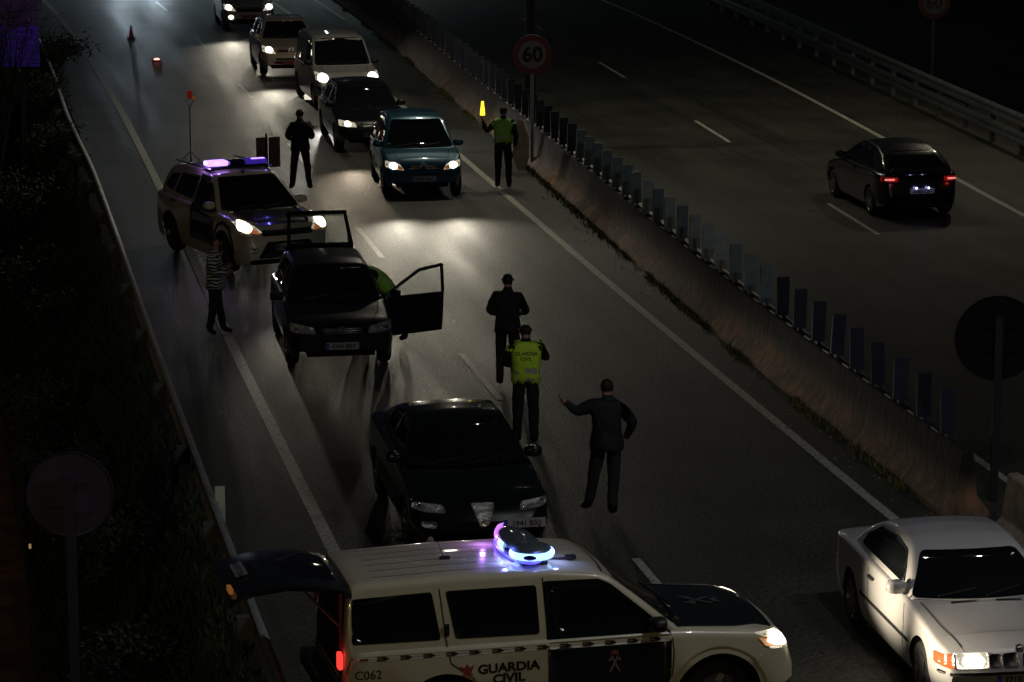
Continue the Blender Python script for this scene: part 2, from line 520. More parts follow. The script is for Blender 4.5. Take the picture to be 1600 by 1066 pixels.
        if not lit:
            glint_beads = MB(); rn_ = random.Random(int(L * 100) + s)
            ys_ = [p[0] for p in hl]; zs_ = [p[1] for p in hl]
            for q_ in range(9):
                yy = cy + (max(ys_) - min(ys_)) * .42 * rn_.uniform(-1, 1); zz = cz + (max(zs_) - min(zs_)) * .22 * rn_.uniform(-1, 1)
                p, n = cast(bvh, 'F', yy, zz, .008); rr_2 = rn_.uniform(.007, .014)
                glint_beads.lathe([(.0005, -rr_2), (rr_2 * .7, -rr_2 * .7), (rr_2, 0), (rr_2 * .7, rr_2 * .7), (.0005, rr_2)], 8, 'Z', p)
            glint_beads.build('reflector', CHROME, base, True)['kind'] = 'stuff'  # chrome beads added on the unlit lens to catch point highlights
        if sp.get('amber'):
            patch('indicator', bvh, 'F', [(s * a, b) for a, b in sp['amber']], AMBER_LIT if sp.get('amber_lit') else AMBER, root, off=0.010, step=0.06, r=0.015)
        if sp.get('fog'):
            fy, fz, fr, on = sp['fog']
            pts = [(s * fy + fr * 1.2 * math.cos(t), fz + fr * math.sin(t)) for t in np.linspace(0, 2 * math.pi, 12, endpoint=False)]
            patch('fog_light', bvh, 'F', pts, lit_lens(hc, on) if on and (on > 0) else HEAD_OFF, root, off=0.012)
        if sp['tail']: patch('tail_light', bvh, 'B', [(s * a, b) for a, b in sp['tail']], sp.get('tailmat', REDLENS), root, off=0.008, step=0.08, r=0.03)
    # front details
    for nm, pts, m_, off in sp.get('front', ()):
        patch(nm, bvh, 'F', pts, m_, root, off=off, step=0.1, r=0.03)
    for nm, pts, m_, off in sp.get('rear', ()):
        patch(nm, bvh, 'B', pts, m_, root, off=off, step=0.1, r=0.03)
    for nm, pts, m_, off in sp.get('onhood', ()):
        patch(nm, bvh, 'T', pts, m_, root, off=off, step=0.12, r=0.03)
    if sp.get('grille'):
        ya, yb, za, zb_, n = sp['grille']
        gp = patch('grille', bvh, 'F', [(ya, za), (yb, za), (yb, zb_), (ya, zb_)], BLACKP, root, off=0.006, r=0.03)
        for i in range(n):
            z = za + (zb_ - za) * (i + 0.5) / n
            patch('grille_bar', bvh, 'F', strip_poly((ya + 0.02, z), (yb - 0.02, z), 0.012), sp.get('grille_mat', CHROME), gp, off=0.014)
    if sp.get('plate'):
        y, z, txt, pm = sp['plate']
        p, n = cast(bvh, 'F', y, z, 0.0)
        n = Vector((n.x, n.y * 0.4, 0)).normalized()
        rot = Vector((1, 0, 0)).rotation_difference(n).to_matrix().to_4x4()
        M = Matrix.Translation(p + n * 0.03) @ rot
        v = [M @ Vector(q) for q in ((0, -0.26, -0.055), (0, 0.26, -0.055), (0, 0.26, 0.055), (0, -0.26, 0.055), (-0.03, -0.26, -0.055), (-0.03, 0.26, -0.055), (-0.03, 0.26, 0.055), (-0.03, -0.26, 0.055))]
        pl = from_data('number_plate', v, [(0, 1, 2, 3), (4, 7, 6, 5), (0, 4, 5, 1), (1, 5, 6, 2), (2, 6, 7, 3), (3, 7, 4, 0)], pm or PLATE, root)
        TM = M @ Matrix.Translation((0.004, 0.02, -0.005)) @ Matrix(((0, 0, 1, 0), (1, 0, 0, 0), (0, 1, 0, 0), (0, 0, 0, 1)))
        text_flat('plate_lettering', txt, 0.095, TM, PLATETXT, pl, 0.002)
        eb = [M @ Vector(q) for q in ((0.003, -0.255, -0.05), (0.003, -0.215, -0.05), (0.003, -0.215, 0.05), (0.003, -0.255, 0.05))]
        from_data('plate_band', eb, [(0, 1, 2, 3)], PLATEBLUE, pl)
    if sp.get('rplate'):
        y, z, txt = sp['rplate']
        p, n = cast(bvh, 'B', y, z, 0.0)
        M = Matrix.Translation(p + Vector((-0.02, 0, 0)))
        pl = from_data('number_plate', [M @ Vector(q) for q in ((0, -0.26, -0.055), (0, 0.26, -0.055), (0, 0.26, 0.055), (0, -0.26, 0.055), (0.03, -0.26, -0.055), (0.03, 0.26, -0.055), (0.03, 0.26, 0.055), (0.03, -0.26, 0.055))],
                       [(0, 3, 2, 1), (4, 5, 6, 7), (0, 1, 5, 4), (1, 2, 6, 5), (2, 3, 7, 6), (3, 0, 4, 7)], PLATE, root)
        TM = M @ Matrix.Translation((-0.004, -0.02, -0.005)) @ Matrix(((0, 0, -1, 0), (-1, 0, 0, 0), (0, 1, 0, 0), (0, 0, 0, 1)))
        text_flat('plate_lettering', txt, 0.095, TM, PLATETXT, pl, 0.002)
    if sp.get('hoodlines'):
        for ln in sp['hoodlines']: seams('bonnet_gap', bvh, 'T', [ln], root, w=0.014)
    if sp.get('badge'):
        y, z, r_ = sp['badge']; p, n = cast(bvh, 'F', y, z, 0.02)
        b = MB(); b.lathe([(r_, -0.012), (r_, 0.012), (r_ * 0.75, 0.012), (r_ * 0.75, -0.012), (r_, -0.012)], 16)
        b.box((0, 0, 0), (2 * r_, 0.016, r_ * 0.28))
        o = b.build('badge', CHROME, root); fix_normals(o); o.location = p; o.rotation_euler = (0, 0, R(90))
    if sp.get('antenna'):
        x, y = sp['antenna']; p, n = cast(bvh, 'T', x, y, 0.0)
        MB().box(p + Vector((0, 0, 0.01)), (0.09, 0.045, 0.03)).tube(p, p + Vector((-0.16, 0, 0.28)), 0.007, 0.003, 6).build('aerial', BLACKP, root)
    return root, bvh, body

# ================================================================== SETTING
def asphalt():
    m = bpy.data.materials.new('asphalt'); m.use_nodes = True; nt = m.node_tree; b = _out(m); N = nt.nodes.new; Lk = nt.links.new
    tc = N('ShaderNodeTexCoord')
    n1 = N('ShaderNodeTexNoise'); n1.inputs['Scale'].default_value = 17; n1.inputs['Detail'].default_value = 6; n1.inputs['Roughness'].default_value = 0.7
    vo = N('ShaderNodeTexVoronoi'); vo.inputs['Scale'].default_value = 38
    big = N('ShaderNodeTexNoise'); big.inputs['Scale'].default_value = 0.55; big.inputs['Detail'].default_value = 5
    mp = N('ShaderNodeMapping'); mp.inputs['Scale'].default_value = (1.0, 0.05, 1.0)
    trk = N('ShaderNodeTexNoise'); trk.inputs['Scale'].default_value = 1.3; trk.inputs['Detail'].default_value = 3
    for n in (n1, vo, big): Lk(tc.outputs['Object'], n.inputs['Vector'])
    Lk(tc.outputs['Object'], mp.inputs[0]); Lk(mp.outputs[0], trk.inputs['Vector'])
    r1 = N('ShaderNodeMapRange'); r1.inputs[1].default_value = 0.32; r1.inputs[2].default_value = 0.72; r1.inputs[1].default_value = 0.38; r1.inputs[2].default_value = 0.66; r1.inputs[3].default_value = 0.15; r1.inputs[4].default_value = 2.3
    Lk(n1.outputs['Fac'], r1.inputs[0])
    r2 = N('ShaderNodeMapRange'); r2.inputs[1].default_value = 0.3; r2.inputs[2].default_value = 0.7; r2.inputs[3].default_value = 0.62; r2.inputs[4].default_value = 1.35
    Lk(big.outputs['Fac'], r2.inputs[0])
    r3 = N('ShaderNodeMapRange'); r3.inputs[1].default_value = 0.3; r3.inputs[2].default_value = 0.7; r3.inputs[3].default_value = 0.68; r3.inputs[4].default_value = 1.3
    Lk(trk.outputs['Fac'], r3.inputs[0])
    a = N('ShaderNodeMath'); a.operation = 'MULTIPLY'; Lk(r1.outputs[0], a.inputs[0]); Lk(r2.outputs[0], a.inputs[1])
    c = N('ShaderNodeMath'); c.operation = 'MULTIPLY'; Lk(a.outputs[0], c.inputs[0]); Lk(r3.outputs[0], c.inputs[1])
    v = N('ShaderNodeVectorMath'); v.operation = 'SCALE'; v.inputs[0].default_value = (0.034, 0.035, 0.027); Lk(c.outputs[0], v.inputs['Scale'])
    Lk(v.outputs[0], b.inputs['Base Color'])
    rr = N('ShaderNodeMapRange'); rr.inputs[1].default_value = 0.3; rr.inputs[2].default_value = 0.7; rr.inputs[3].default_value = 0.52; rr.inputs[4].default_value = 0.67
    Lk(trk.outputs['Fac'], rr.inputs[0]); Lk(rr.outputs[0], b.inputs['Roughness'])
    bp = N('ShaderNodeBump'); bp.inputs['Strength'].default_value = 0.45; bp.inputs['Distance'].default_value = 0.012
    mx = N('ShaderNodeMath'); mx.operation = 'ADD'; Lk(vo.outputs['Distance'], mx.inputs[0]); Lk(n1.outputs['Fac'], mx.inputs[1])
    Lk(mx.outputs[0], bp.inputs['Height']); Lk(bp.outputs[0], b.inputs['Normal'])
    b.inputs['Specular IOR Level'].default_value = 0.42
    return m
def line_paint():
    m = bpy.data.materials.new('road_paint'); m.use_nodes = True; nt = m.node_tree; b = _out(m); N = nt.nodes.new; Lk = nt.links.new
    tc = N('ShaderNodeTexCoord'); n1 = N('ShaderNodeTexNoise'); n1.inputs['Scale'].default_value = 14; n1.inputs['Detail'].default_value = 7; n1.inputs['Roughness'].default_value = 0.75
    Lk(tc.outputs['Object'], n1.inputs['Vector'])
    cr = N('ShaderNodeValToRGB'); e = cr.color_ramp.elements
    e[0].position = 0.38; e[0].color = (0.08, 0.08, 0.07, 1); e[1].position = 0.50; e[1].color = (0.52, 0.52, 0.44, 1)
    Lk(n1.outputs['Fac'], cr.inputs[0]); Lk(cr.outputs[0], b.inputs['Base Color']); b.inputs['Roughness'].default_value = 0.55
    return m
ASPH = asphalt(); PAINT = line_paint()
SOIL = mat('dark_soil', (0.022, 0.021, 0.014), 0.95, noise_amt=0.5, noise_scale=1.5, bump=0.5, bump_scale=8)

# ground: one sheet to the horizon, dropping into an embankment left of the roadway and behind the far barrier
gx = [-900, -60, -20, -8, -2.0, -0.5, 0.2, 1.0, 1.9, 2.6, 3.1, 3.5, 26.0, 27.5, 29.0, 31, 34, 60, 900]
gz = [-3.6, -3.6, -3.3, -3.0, -2.75, -2.62, -2.60, -2.52, -1.55, -0.45, -0.12, -0.04, -0.04, -0.15, -0.9, -2.0, -2.6, -3.0, -3.0]
gy = [-200, -20, 0, 10, 20] + list(range(24, 132, 4)) + [140, 160, 200, 300, 500, 1500]
V = []; F = []
for y in gy:
    for x, z in zip(gx, gz):
        dz = 0.12 * noise.noise(Vector((x * 0.6, y * 0.3, 3))) if -30 < x < 2.9 or 28 < x < 60 else 0
        # far behind the curve the ground lies under the road
        if y > 118 and -60 < x < 3.9: z = max(z, -0.06 - max(0, (x + 60) * 0)) if y > 132 and x > -40 else z
        V.append((x, y, z + dz))
k = len(gx)
for j in range(len(gy) - 1):
    for i in range(k - 1):
        F.append((j * k + i, j * k + i + 1, (j + 1) * k + i + 1, (j + 1) * k + i))
tag(from_data('ground', V, F, SOIL, None, True), kind='structure')

# alignments measured on the ground: x as a function of y
def curve_fn(pts, sig=4.0):
    ys = np.arange(-60, 420.1, 1.0)
    pts = sorted(pts)
    xs = np.interp(ys, [p[0] for p in pts], [p[1] for p in pts])
    xs = smooth1(ys, xs, sig)
    return lambda y: float(np.interp(y, ys, xs))
FAR = [(150, -1.0), (200, -9.0), (300, -40.0), (420, -95.0)]
def far(dx, k=1.0): return [(y, x * k + dx) for y, x in FAR]
x_left = curve_fn([(-60, 4.75), (36, 4.75), (50, 4.78), (57, 4.88), (67, 4.96), (78, 5.0), (90, 4.9), (101, 4.72), (112, 4.35)] + far(2.6), 3)
x_dash = curve_fn([(-60, 8.35), (45, 8.35), (57, 8.42), (72, 8.55), (85, 8.62), (99, 8.55), (112, 8.25)] + far(6.4), 3)
x_right = curve_fn([(-60, 12.05), (40, 12.05), (53, 12.08), (65, 12.2), (80, 12.35), (95, 12.45), (110, 12.4)] + far(10.4), 3)
x_base = curve_fn([(-60, 12.66), (38, 12.66), (45, 12.72), (50, 12.82), (55, 12.98), (63, 13.25), (70, 13.5), (81, 13.85), (90, 14.2), (97, 14.35), (112, 14.6)] + far(13.2), 4)
x_odash = curve_fn([(-60, 17.3), (20, 17.5), (40, 17.95), (58, 18.5), (71, 19.03), (85, 19.57), (99, 19.92), (112, 20.1)] + far(18.8), 4)
x_oright = curve_fn([(-60, 21.0), (20, 21.2), (40, 21.5), (59, 22.1), (71, 22.9), (84, 23.6), (95, 23.93), (109, 24.2)] + far(23.2), 4)
x_rail = curve_fn([(-60, 3.3), (36, 3.31), (46, 3.34), (54, 3.4), (64.6, 3.46), (74, 3.36), (83, 3.42), (91, 3.4), (105, 3.2), (114, 2.8)] + far(1.2), 1.2)
x_orail = curve_fn([(-60, 23.9), (20, 24.0), (40, 24.2), (60, 24.75), (66, 24.95), (80, 25.7), (96, 26.75), (112, 27.4)] + far(26.5), 4)
def ribbon(name, fn0, fn1, y0, y1, z, m, step=2.0, kind='structure', seg=1):
    ys = np.linspace(y0, y1, max(2, int((y1 - y0) / step) + 1)); V = []; F = []
    for y in ys:
        a, b = fn0(y), fn1(y)
        for i in range(seg + 1): V.append((a + (b - a) * i / seg, y, z))
    q = seg + 1
    for j in range(len(ys) - 1):
        for i in range(seg): F.append((j * q + i, j * q + i + 1, (j + 1) * q + i + 1, (j + 1) * q + i))
    return tag(from_data(name, V, F, m), kind=kind)
ribbon('road', lambda y: x_left(y) - 1.30, lambda y: x_base(y) + 0.3, -60, 400, 0.0, ASPH)
ribbon('road', lambda y: x_base(y) + 0.3, lambda y: x_orail(y) + 0.7, -60, 400, 0.0, ASPH)
def line(fn, w, y0, y1, z=0.004):
    return ribbon('road_marking', lambda y: fn(y) - w / 2, lambda y: fn(y) + w / 2, y0, y1, z, PAINT, 1.0)
line(x_left, 0.17, -60, 400); line(x_right, 0.15, -60, 400); line(x_oright, 0.14, -60, 400)
for i in range(-4, 27):
    y = 32.0 + i * 12.55
    if y > 0: line(x_dash, 0.11, y, y + 3.5)
for i in range(-3, 22):
    y = 57.85 + i * 13.55
    line(x_odash, 0.10, y, y + 4.0)
line(lambda y: x_base(y) + 1.5, 0.12, -60, 400)       # inner edge line of the far roadway (behind the barrier)
line(lambda y: 13.93 + (110 - y) * 0.01 if y < 112 else x_right(y) + 1.5, 0.12, 103, 150)

ribbon('tar_joint', lambda y: x_odash(y) + .9 + .05 * math.sin(y * .31), lambda y: x_odash(y) + .935 + .05 * math.sin(y * .31), 20, 110, 0.004, mat('tar', (.012, .012, .012), .6), 0.5)
# ---- median barrier with anti glare blades
CONC = bpy.data.materials.new('stained_concrete'); CONC.use_nodes = True
def _conc(m):
    nt = m.node_tree; b = _out(m); N = nt.nodes.new; Lk = nt.links.new
    tc = N('ShaderNodeTexCoord'); n = N('ShaderNodeTexNoise'); n.inputs['Scale'].default_value = 0.55; n.inputs['Detail'].default_value = 9; n.inputs['Roughness'].default_value = 0.65
    mp = N('ShaderNodeMapping'); mp.inputs['Scale'].default_value = (1, 1, 0.35)
    n2 = N('ShaderNodeTexNoise'); n2.inputs['Scale'].default_value = 7; n2.inputs['Detail'].default_value = 6
    Lk(tc.outputs['Object'], mp.inputs[0]); Lk(mp.outputs[0], n2.inputs['Vector']); Lk(tc.outputs['Object'], n.inputs['Vector'])
    cr = N('ShaderNodeValToRGB'); e = cr.color_ramp.elements
    e[0].position = 0.32; e[0].color = (0.06, 0.055, 0.035, 1); e[1].position = 0.62; e[1].color = (0.34, 0.185, 0.11, 1)
    e2 = cr.color_ramp.elements.new(0.48); e2.color = (0.13, 0.088, 0.05, 1)
    mx = N('ShaderNodeMath'); mx.operation = 'MULTIPLY_ADD'; mx.inputs[1].default_value = 0.5
    Lk(n2.outputs['Fac'], mx.inputs[0]); hf = N('ShaderNodeMath'); hf.operation = 'MULTIPLY'; hf.inputs[1].default_value = 0.5
    Lk(n.outputs['Fac'], hf.inputs[0]); Lk(hf.outputs[0], mx.inputs[2]); Lk(mx.outputs[0], cr.inputs[0])
    # near-black band on the upper part of the wall
    sp = N('ShaderNodeSeparateXYZ'); Lk(tc.outputs['Object'], sp.inputs[0])
    ad = N('ShaderNodeMath'); ad.operation = 'MULTIPLY_ADD'; ad.inputs[1].default_value = 0.35; Lk(n2.outputs['Fac'], ad.inputs[0]); Lk(sp.outputs['Z'], ad.inputs[2])
    mr = N('ShaderNodeMapRange'); mr.inputs[1].default_value = 0.50; mr.inputs[2].default_value = 0.78; Lk(ad.outputs[0], mr.inputs[0])
    mc = N('ShaderNodeMix'); mc.data_type = 'RGBA'; Lk(mr.outputs[0], mc.inputs[0]); Lk(cr.outputs[0], mc.inputs[6]); mc.inputs[7].default_value = (0.012, 0.011, 0.009, 1)
    Lk(mc.outputs[2], b.inputs['Base Color']); b.inputs['Roughness'].default_value = 0.9
    bp = N('ShaderNodeBump'); bp.inputs['Strength'].default_value = 0.6; bp.inputs['Distance'].default_value = 0.03; Lk(n2.outputs['Fac'], bp.inputs['Height']); Lk(bp.outputs[0], b.inputs['Normal'])
_conc(CONC)
CONC_LIGHT = mat('pale_concrete', (0.30, 0.25, 0.17), 0.9, noise_amt=0.35, noise_scale=4, bump=0.3, bump_scale=30)
bar = empty('median_barrier', (12.96, 37.0, 0), label='long stained concrete median wall carrying a row of pale upright blades', cat='barrier')
prof = [(0.0, 0.0), (0.0, 0.075), (0.17, 0.30), (0.235, 0.86), (0.255, 0.88), (0.365, 0.88), (0.385, 0.86), (0.45, 0.30), (0.62, 0.075), (0.62, 0.0)]
V = []; F = []
ys = list(np.arange(36.6, 150, 1.0)); n = len(prof)
for y in ys:
    for (dx, z) in prof:
        V.append((x_base(y) + dx + 0.012 * noise.noise(Vector((y * 2, z * 5, 0))) - 12.96, y - 37.0, z))
for j in range(len(ys) - 1):
    for i in range(n - 1): F.append((j * n + i, j * n + i + 1, (j + 1) * n + i + 1, (j + 1) * n + i))
F += [tuple(range(n)), tuple(reversed(range((len(ys) - 1) * n, len(ys) * n)))]
wl = from_data('wall', V, F, CONC, bar); fix_normals(wl)
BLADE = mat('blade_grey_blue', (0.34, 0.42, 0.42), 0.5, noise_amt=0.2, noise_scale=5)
BLADE2 = mat('blade_shaded', (0.020, 0.026, 0.045), 0.5, noise_amt=0.2, noise_scale=5)
BLADE3 = mat('blade_half_lit', (0.17, 0.24, 0.26), 0.5, noise_amt=0.2, noise_scale=5)
bmeshes = []
for bm_ in (BLADE, BLADE2, BLADE3):
    b = MB(); b.box((0, 0, 0.35), (0.20, 0.05, 0.60)); b.box((0, 0, 0.03), (0.06, 0.16, 0.05))
    t = b.build('blade', bm_); bmeshes.append(t.data); bpy.data.objects.remove(t)
BRK = MB(); BRK.box((0, 0, 0.014), (0.10, 0.30, 0.025)); _b = BRK.build('bracket', METAL); BRKD = _b.data; bpy.data.objects.remove(_b)
rnd = random.Random(3)
for i in range(78):
    y = 37.4 + i * 1.03
    # uneven light along the run put into the blade colours, darker at the ends
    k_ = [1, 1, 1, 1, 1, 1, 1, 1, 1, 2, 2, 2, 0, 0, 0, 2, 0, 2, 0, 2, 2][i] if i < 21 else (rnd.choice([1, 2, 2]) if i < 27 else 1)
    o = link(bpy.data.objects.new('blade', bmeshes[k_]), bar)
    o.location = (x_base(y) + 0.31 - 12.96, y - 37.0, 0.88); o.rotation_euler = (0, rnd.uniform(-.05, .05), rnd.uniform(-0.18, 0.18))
    o = link(bpy.data.objects.new('bracket', BRKD), bar)
    o.location = (x_base(y) + 0.31 - 12.96, y + 0.4 - 37.0, 0.88)
# next barrier block nearer the camera, paler
eb = MB()
V = [];
for y in (30.0, 35.6):
    for (dx, z) in prof: V.append((12.9 + dx * 1.1, y, z * 0.95))
F = [(i, i + 1, n + i + 1, n + i) for i in range(n - 1)] + [tuple(range(n)), tuple(reversed(range(n, 2 * n)))]
o = from_data('barrier_block', V, F, CONC_LIGHT); fix_normals(o); bevel(o, 0.03)
tag(o, 'pale concrete barrier block behind the white coupe, beyond the gap in the median wall', 'barrier')

# ---- guardrails
def w_beam(name, fn, y0, y1, zt, parent, m=METAL, side=1, step=1.0, h=0.31):
    pr = [(-.012, -.018), (-.010, 0.0), (0.02, 0.002), (0.05, -0.025), (0.08, -0.05), (0.08, -0.10), (0.02, -0.14), (0.02, -0.17), (0.08, -0.21), (0.08, -0.26), (0.035, -0.28), (0, -h)]
    ys = np.arange(y0, y1 + 0.01, step); V = []; F = []; n = len(pr)
    px, py = parent.location.x, parent.location.y
    for y in ys:
        for dx, dz in pr: V.append((fn(y) + side * (dx - 0.08) - px, y - py, zt + dz))
    for j in range(len(ys) - 1):
        for i in range(n - 1): F.append((j * n + i, j * n + i + 1, (j + 1) * n + i + 1, (j + 1) * n + i))
    o = from_data(name, V, F, m, parent); fix_normals(o)
    md = o.modifiers.new('thick', 'SOLIDIFY'); md.thickness = 0.006
    return o
POST_SHADE = mat('post_steel_shaded', (0.05, 0.05, 0.048), 0.8, noise_amt=0.4, noise_scale=8)  # shade on the rail posts' visible side put into a darker steel colour
RAILM = mat('pale_galvanised', (0.30, 0.31, 0.30), 0.55, metal=0.25, noise_amt=0.25, noise_scale=5)
lr = empty('guardrail', (3.31, 28, 0), label='weathered steel guardrail along the left edge of the road', cat='guardrail')
w_beam('beam', x_rail, 20, 128, 0.75, lr, m=RAILM, h=0.33)
pb = MB(); pb.box((-0.28, 0, 0.20), (0.10, 0.055, 0.98)).box((-0.28, 0.0, 0.20), (0.05, 0.11, 0.97)); _p = pb.build('post', POST_SHADE); PD = _p.data; bpy.data.objects.remove(_p)
pb = MB(); pb.box((-0.17, 0, 0.60), (0.18, 0.11, 0.25)); _p = pb.build('spacer', mat('spacer_grey', (.11, .11, .10), .7)); SD = _p.data; bpy.data.objects.remove(_p)
for i in range(25):
    y = 27.6 + i * 3.95
    for nm, dd in (('post', PD), ('spacer', SD)):
        o = link(bpy.data.objects.new(nm, dd), lr); o.location = (x_rail(y) - 3.31, y - 28, 0)
rr_ = empty('guardrail', (25.0, 62, 0), label='double steel guardrail on many posts along the far roadway', cat='guardrail')
w_beam('beam', x_orail, 30, 128, 0.98, rr_, side=-1); w_beam('beam', x_orail, 30, 128, 0.55, rr_, side=-1)
pb = MB(); pb.box((0.16, 0, 0.42), (0.12, 0.07, 1.04)); pb.box((0.16, 0, 0.42), (0.06, 0.13, 1.03)); _p = pb.build('post', METAL); PD2 = _p.data; bpy.data.objects.remove(_p)
for i in range(32):
    y = 54 + i * 2.35
    o = link(bpy.data.objects.new('post', PD2), rr_); o.location = (x_orail(y) - 25.0, y - 62, 0)
# delineator plates
def plate_marker(name, loc, size, m, label, cat, rz=0.0, stripes=None):
    root = empty(name, loc, rz, label=label, cat=cat)
    w, h = size
    bevel(MB().box((0, 0, h / 2), (w, 0.03, h)).build('panel', m, root), 0.01)
    MB().box((0, 0.03, h * 0.3), (0.04, 0.03, h * 0.8)).build('bracket', METAL, root)
    if stripes:
        for z0, z1, mm in stripes: MB().box((0, -0.018, (z0 + z1) / 2), (w * 0.96, 0.004, z1 - z0)).build('reflector', mm, root)
    return root
PALE = mat('pale_marker', (0.62, 0.66, 0.52), 0.5, noise_amt=0.1, noise_scale=10)
plate_marker('rail_marker', (3.36, 36.6, 0.42), (0.125, 0.46), PALE, 'pale upright marker plate fixed on the left guardrail', 'marker')
RW = mat('reflector_white', (0.75, 0.72, 0.62), 0.35); RR = mat('reflector_red', (0.5, 0.03, 0.03), 0.35)
plate_marker('delineator', (x_base(86) + 0.31, 86.0, 0.88), (0.16, 0.52), BLACKP, 'small white and red delineator standing on the median wall beside the vans', 'marker',
             stripes=[(0.06, 0.20, RW), (0.21, 0.27, RR), (0.28, 0.48, RW)])

# ---- street lamps on the median (twin arm)
LAMPG = mat('lamp_glass', (0.9, 0.9, 0.9), 0.3, emis=(1.0, 0.93, 0.80), es=30.0)
LAMPO = mat('lamp_glass_sodium', (0.9, 0.8, 0.6), 0.3, emis=(1.0, 0.62, 0.25), es=30.0)
POLE = mat('dark_pole', (0.03, 0.03, 0.032), 0.5, metal=0.3)
def street_lamp(loc, arms, hgt, energy, col, glass, label, group=None, aim=(0.02, 0.02, -1)):
    t = empty('street_lamp', loc, 0, label=label, cat='street lamp', group=group)
    b = MB(); b.tube((0, 0, 0), (0, 0, 1.2), 0.15, 0.14, 14).tube((0, 0, 1.2), (0, 0, hgt), 0.14, 0.06, 14); b.build('pole', POLE, t, True)
    for a in arms:
        ao = MB().tube((0, 0, hgt - 0.1), (a * 1.6, 0, hgt + 0.35), 0.045, 0.035, 8).build('arm', POLE, t, True)
        hd = MB(); hd.lathe([(0.001, 0.10), (0.10, 0.09), (0.17, 0.02), (0.17, -0.03), (0.15, -0.04)], 16, 'Z', (a * 1.85, 0, hgt + 0.36)); h_ = hd.build('lamp_head', POLE, t, True)
        h_.scale = (1, 1, 1)
        g = MB().lathe([(0.15, -0.03), (0.13, -0.07), (0.001, -0.09)], 16, 'Z', (a * 1.85, 0, hgt + 0.36)).build('lamp_glass', glass, h_, True)
        spot(t, (a * 1.85, 0, hgt + 0.20), energy, col, aim, 165, 0.7, 0.16, 'lamp_light')
    return t
street_lamp((14.02, 70.9, 0), (-1, 1), 11.0, E_LAMP_FAR, (1.0, 0.92, 0.70), LAMPG, 'dark street lamp pole on the median behind the round 60 sign')
street_lamp((13.0, 27.0, 0), (-1, 1), 11.4, E_LAMP_NEAR, (0.93, 0.94, 1.0), LAMPG, 'street lamp on the median nearest the overpass, outside the view', aim=(-.10, .75, -.9))
street_lamp((14.3, 128.0, 0), (-1, 1), 11.0, E_LAMP_FAR * 1.3, (0.74, 1.0, 0.97), LAMPG, 'street lamp on the median farther along, outside the view')
street_lamp((-6.5, 2.0, -2.6), (1,), 11.5, E_SODIUM, (1.0, 0.76, 0.32), LAMPO, 'orange street lamp beside the lower track, outside the view', aim=(.38, .9, -.45))
street_lamp((-8.5, 48.0, -2.6), (1,), 9.5, 170.0, (1.0, 0.62, 0.25), LAMPO, 'orange street lamp on the lower track level with the stopped cars, outside the view')
street_lamp((29.0, 73.0, -1.0), (-1,), 11.0, 520.0, (1.0, 0.88, 0.64), LAMPO, 'street lamp beyond the far guardrail, outside the view')

# ---- signs
SIGNRED = mat('sign_red', (0.17, 0.010, 0.015), 0.4); SIGNWH = mat('sign_white', (0.22, 0.21, 0.20), 0.45, noise_amt=0.08, noise_scale=12); SIGNBK = mat('sign_black', (0.004, 0.004, 0.004), 0.6)
SIGNBACK = mat('sign_back', (0.06, 0.055, 0.09), 0.55, metal=0.2, noise_amt=0.25, noise_scale=3)
def round_sign(loc, zc, d, txt, rz, label, dull=False, back=False, backmat=None, post_r=0.04, post_m=None, post_top=None):  # dull: dim lighting put into darker ring and disc colours
    t = empty('speed_sign' if not back else 'road_sign', loc, rz, label=label, cat='road sign')
    r = d / 2; s = -1
    m = MB().lathe([(0.001, 0.014), (r - 0.02, 0.014), (r, 0.022), (r + 0.004, 0.0), (r, -0.006), (0.001, -0.006)], 48, 'Y', (0, 0, zc))
    o = m.build('sign_back_plate', backmat or SIGNBACK, t); fix_normals(o)
    for e in (-0.16, 0.16):
        MB().box((0, 0.03, zc + e), (0.5, 0.03, 0.05)).build('bracket', METAL if not back else backmat, t)
    if txt:
        def ring(name, r0, r1, y, mm):
            k = 48; v = [(q * math.cos(2 * math.pi * i / k), y, zc + q * math.sin(2 * math.pi * i / k)) for q in (r0, r1) for i in range(k)]
            from_data(name, v, [(i, (i + 1) % k, k + (i + 1) % k, k + i) for i in range(k)], mm, t)
        ring('red_ring', r * 0.70, r * 0.995, -0.010, SIGNRED if not dull else mat('sign_red_shaded', (.03, .004, .005), .6))
        ring('white_disc', 0.001, r * 0.70, -0.011, SIGNWH if not dull else mat('sign_white_shaded', (.045, .043, .040), .6))  # darker copies, the far sign's dim lighting put into its colours
        M = Matrix.Translation((0, -0.016, zc - 0.01)) @ Matrix(((1, 0, 0, 0), (0, 0, -1, 0), (0, 1, 0, 0), (0, 0, 0, 1)))
        text_flat('sign_digits', txt, d * 0.52, M, SIGNBK, t, 0.016)
    top_ = post_top or (zc + 0.3)
    MB().box((0, 0.075, top_ / 2), (post_r * 2, post_r * 1.2, top_)).build('post', post_m or METAL, t)
    return t
round_sign((13.50, 68.0, 0), 2.60, 0.90, '60', R(-8), 'red and white 60 speed limit sign in front of the median lamp pole')
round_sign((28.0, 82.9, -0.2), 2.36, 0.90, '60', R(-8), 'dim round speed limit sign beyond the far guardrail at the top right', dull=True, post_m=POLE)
round_sign((1.32, 31.3, -2.0), 4.22, 0.90, None, R(172), 'round traffic sign seen from behind at the left, dull violet grey', back=True, backmat=mat('sign_back_violet', (0.050, 0.042, 0.10), 0.5, noise_amt=0.2, noise_scale=2), post_r=0.05, post_m=mat('post_violet', (0.045, 0.038, 0.075), 0.7), post_top=4.45)
round_sign((13.62, 37.4, 0), 2.18, 1.12, None, R(172), 'dark round traffic sign seen from behind at the end of the median wall', back=True, backmat=mat('sign_back_dark', (0.004, 0.004, 0.004), 0.8, spec=.2), post_r=0.05, post_m=POLE)

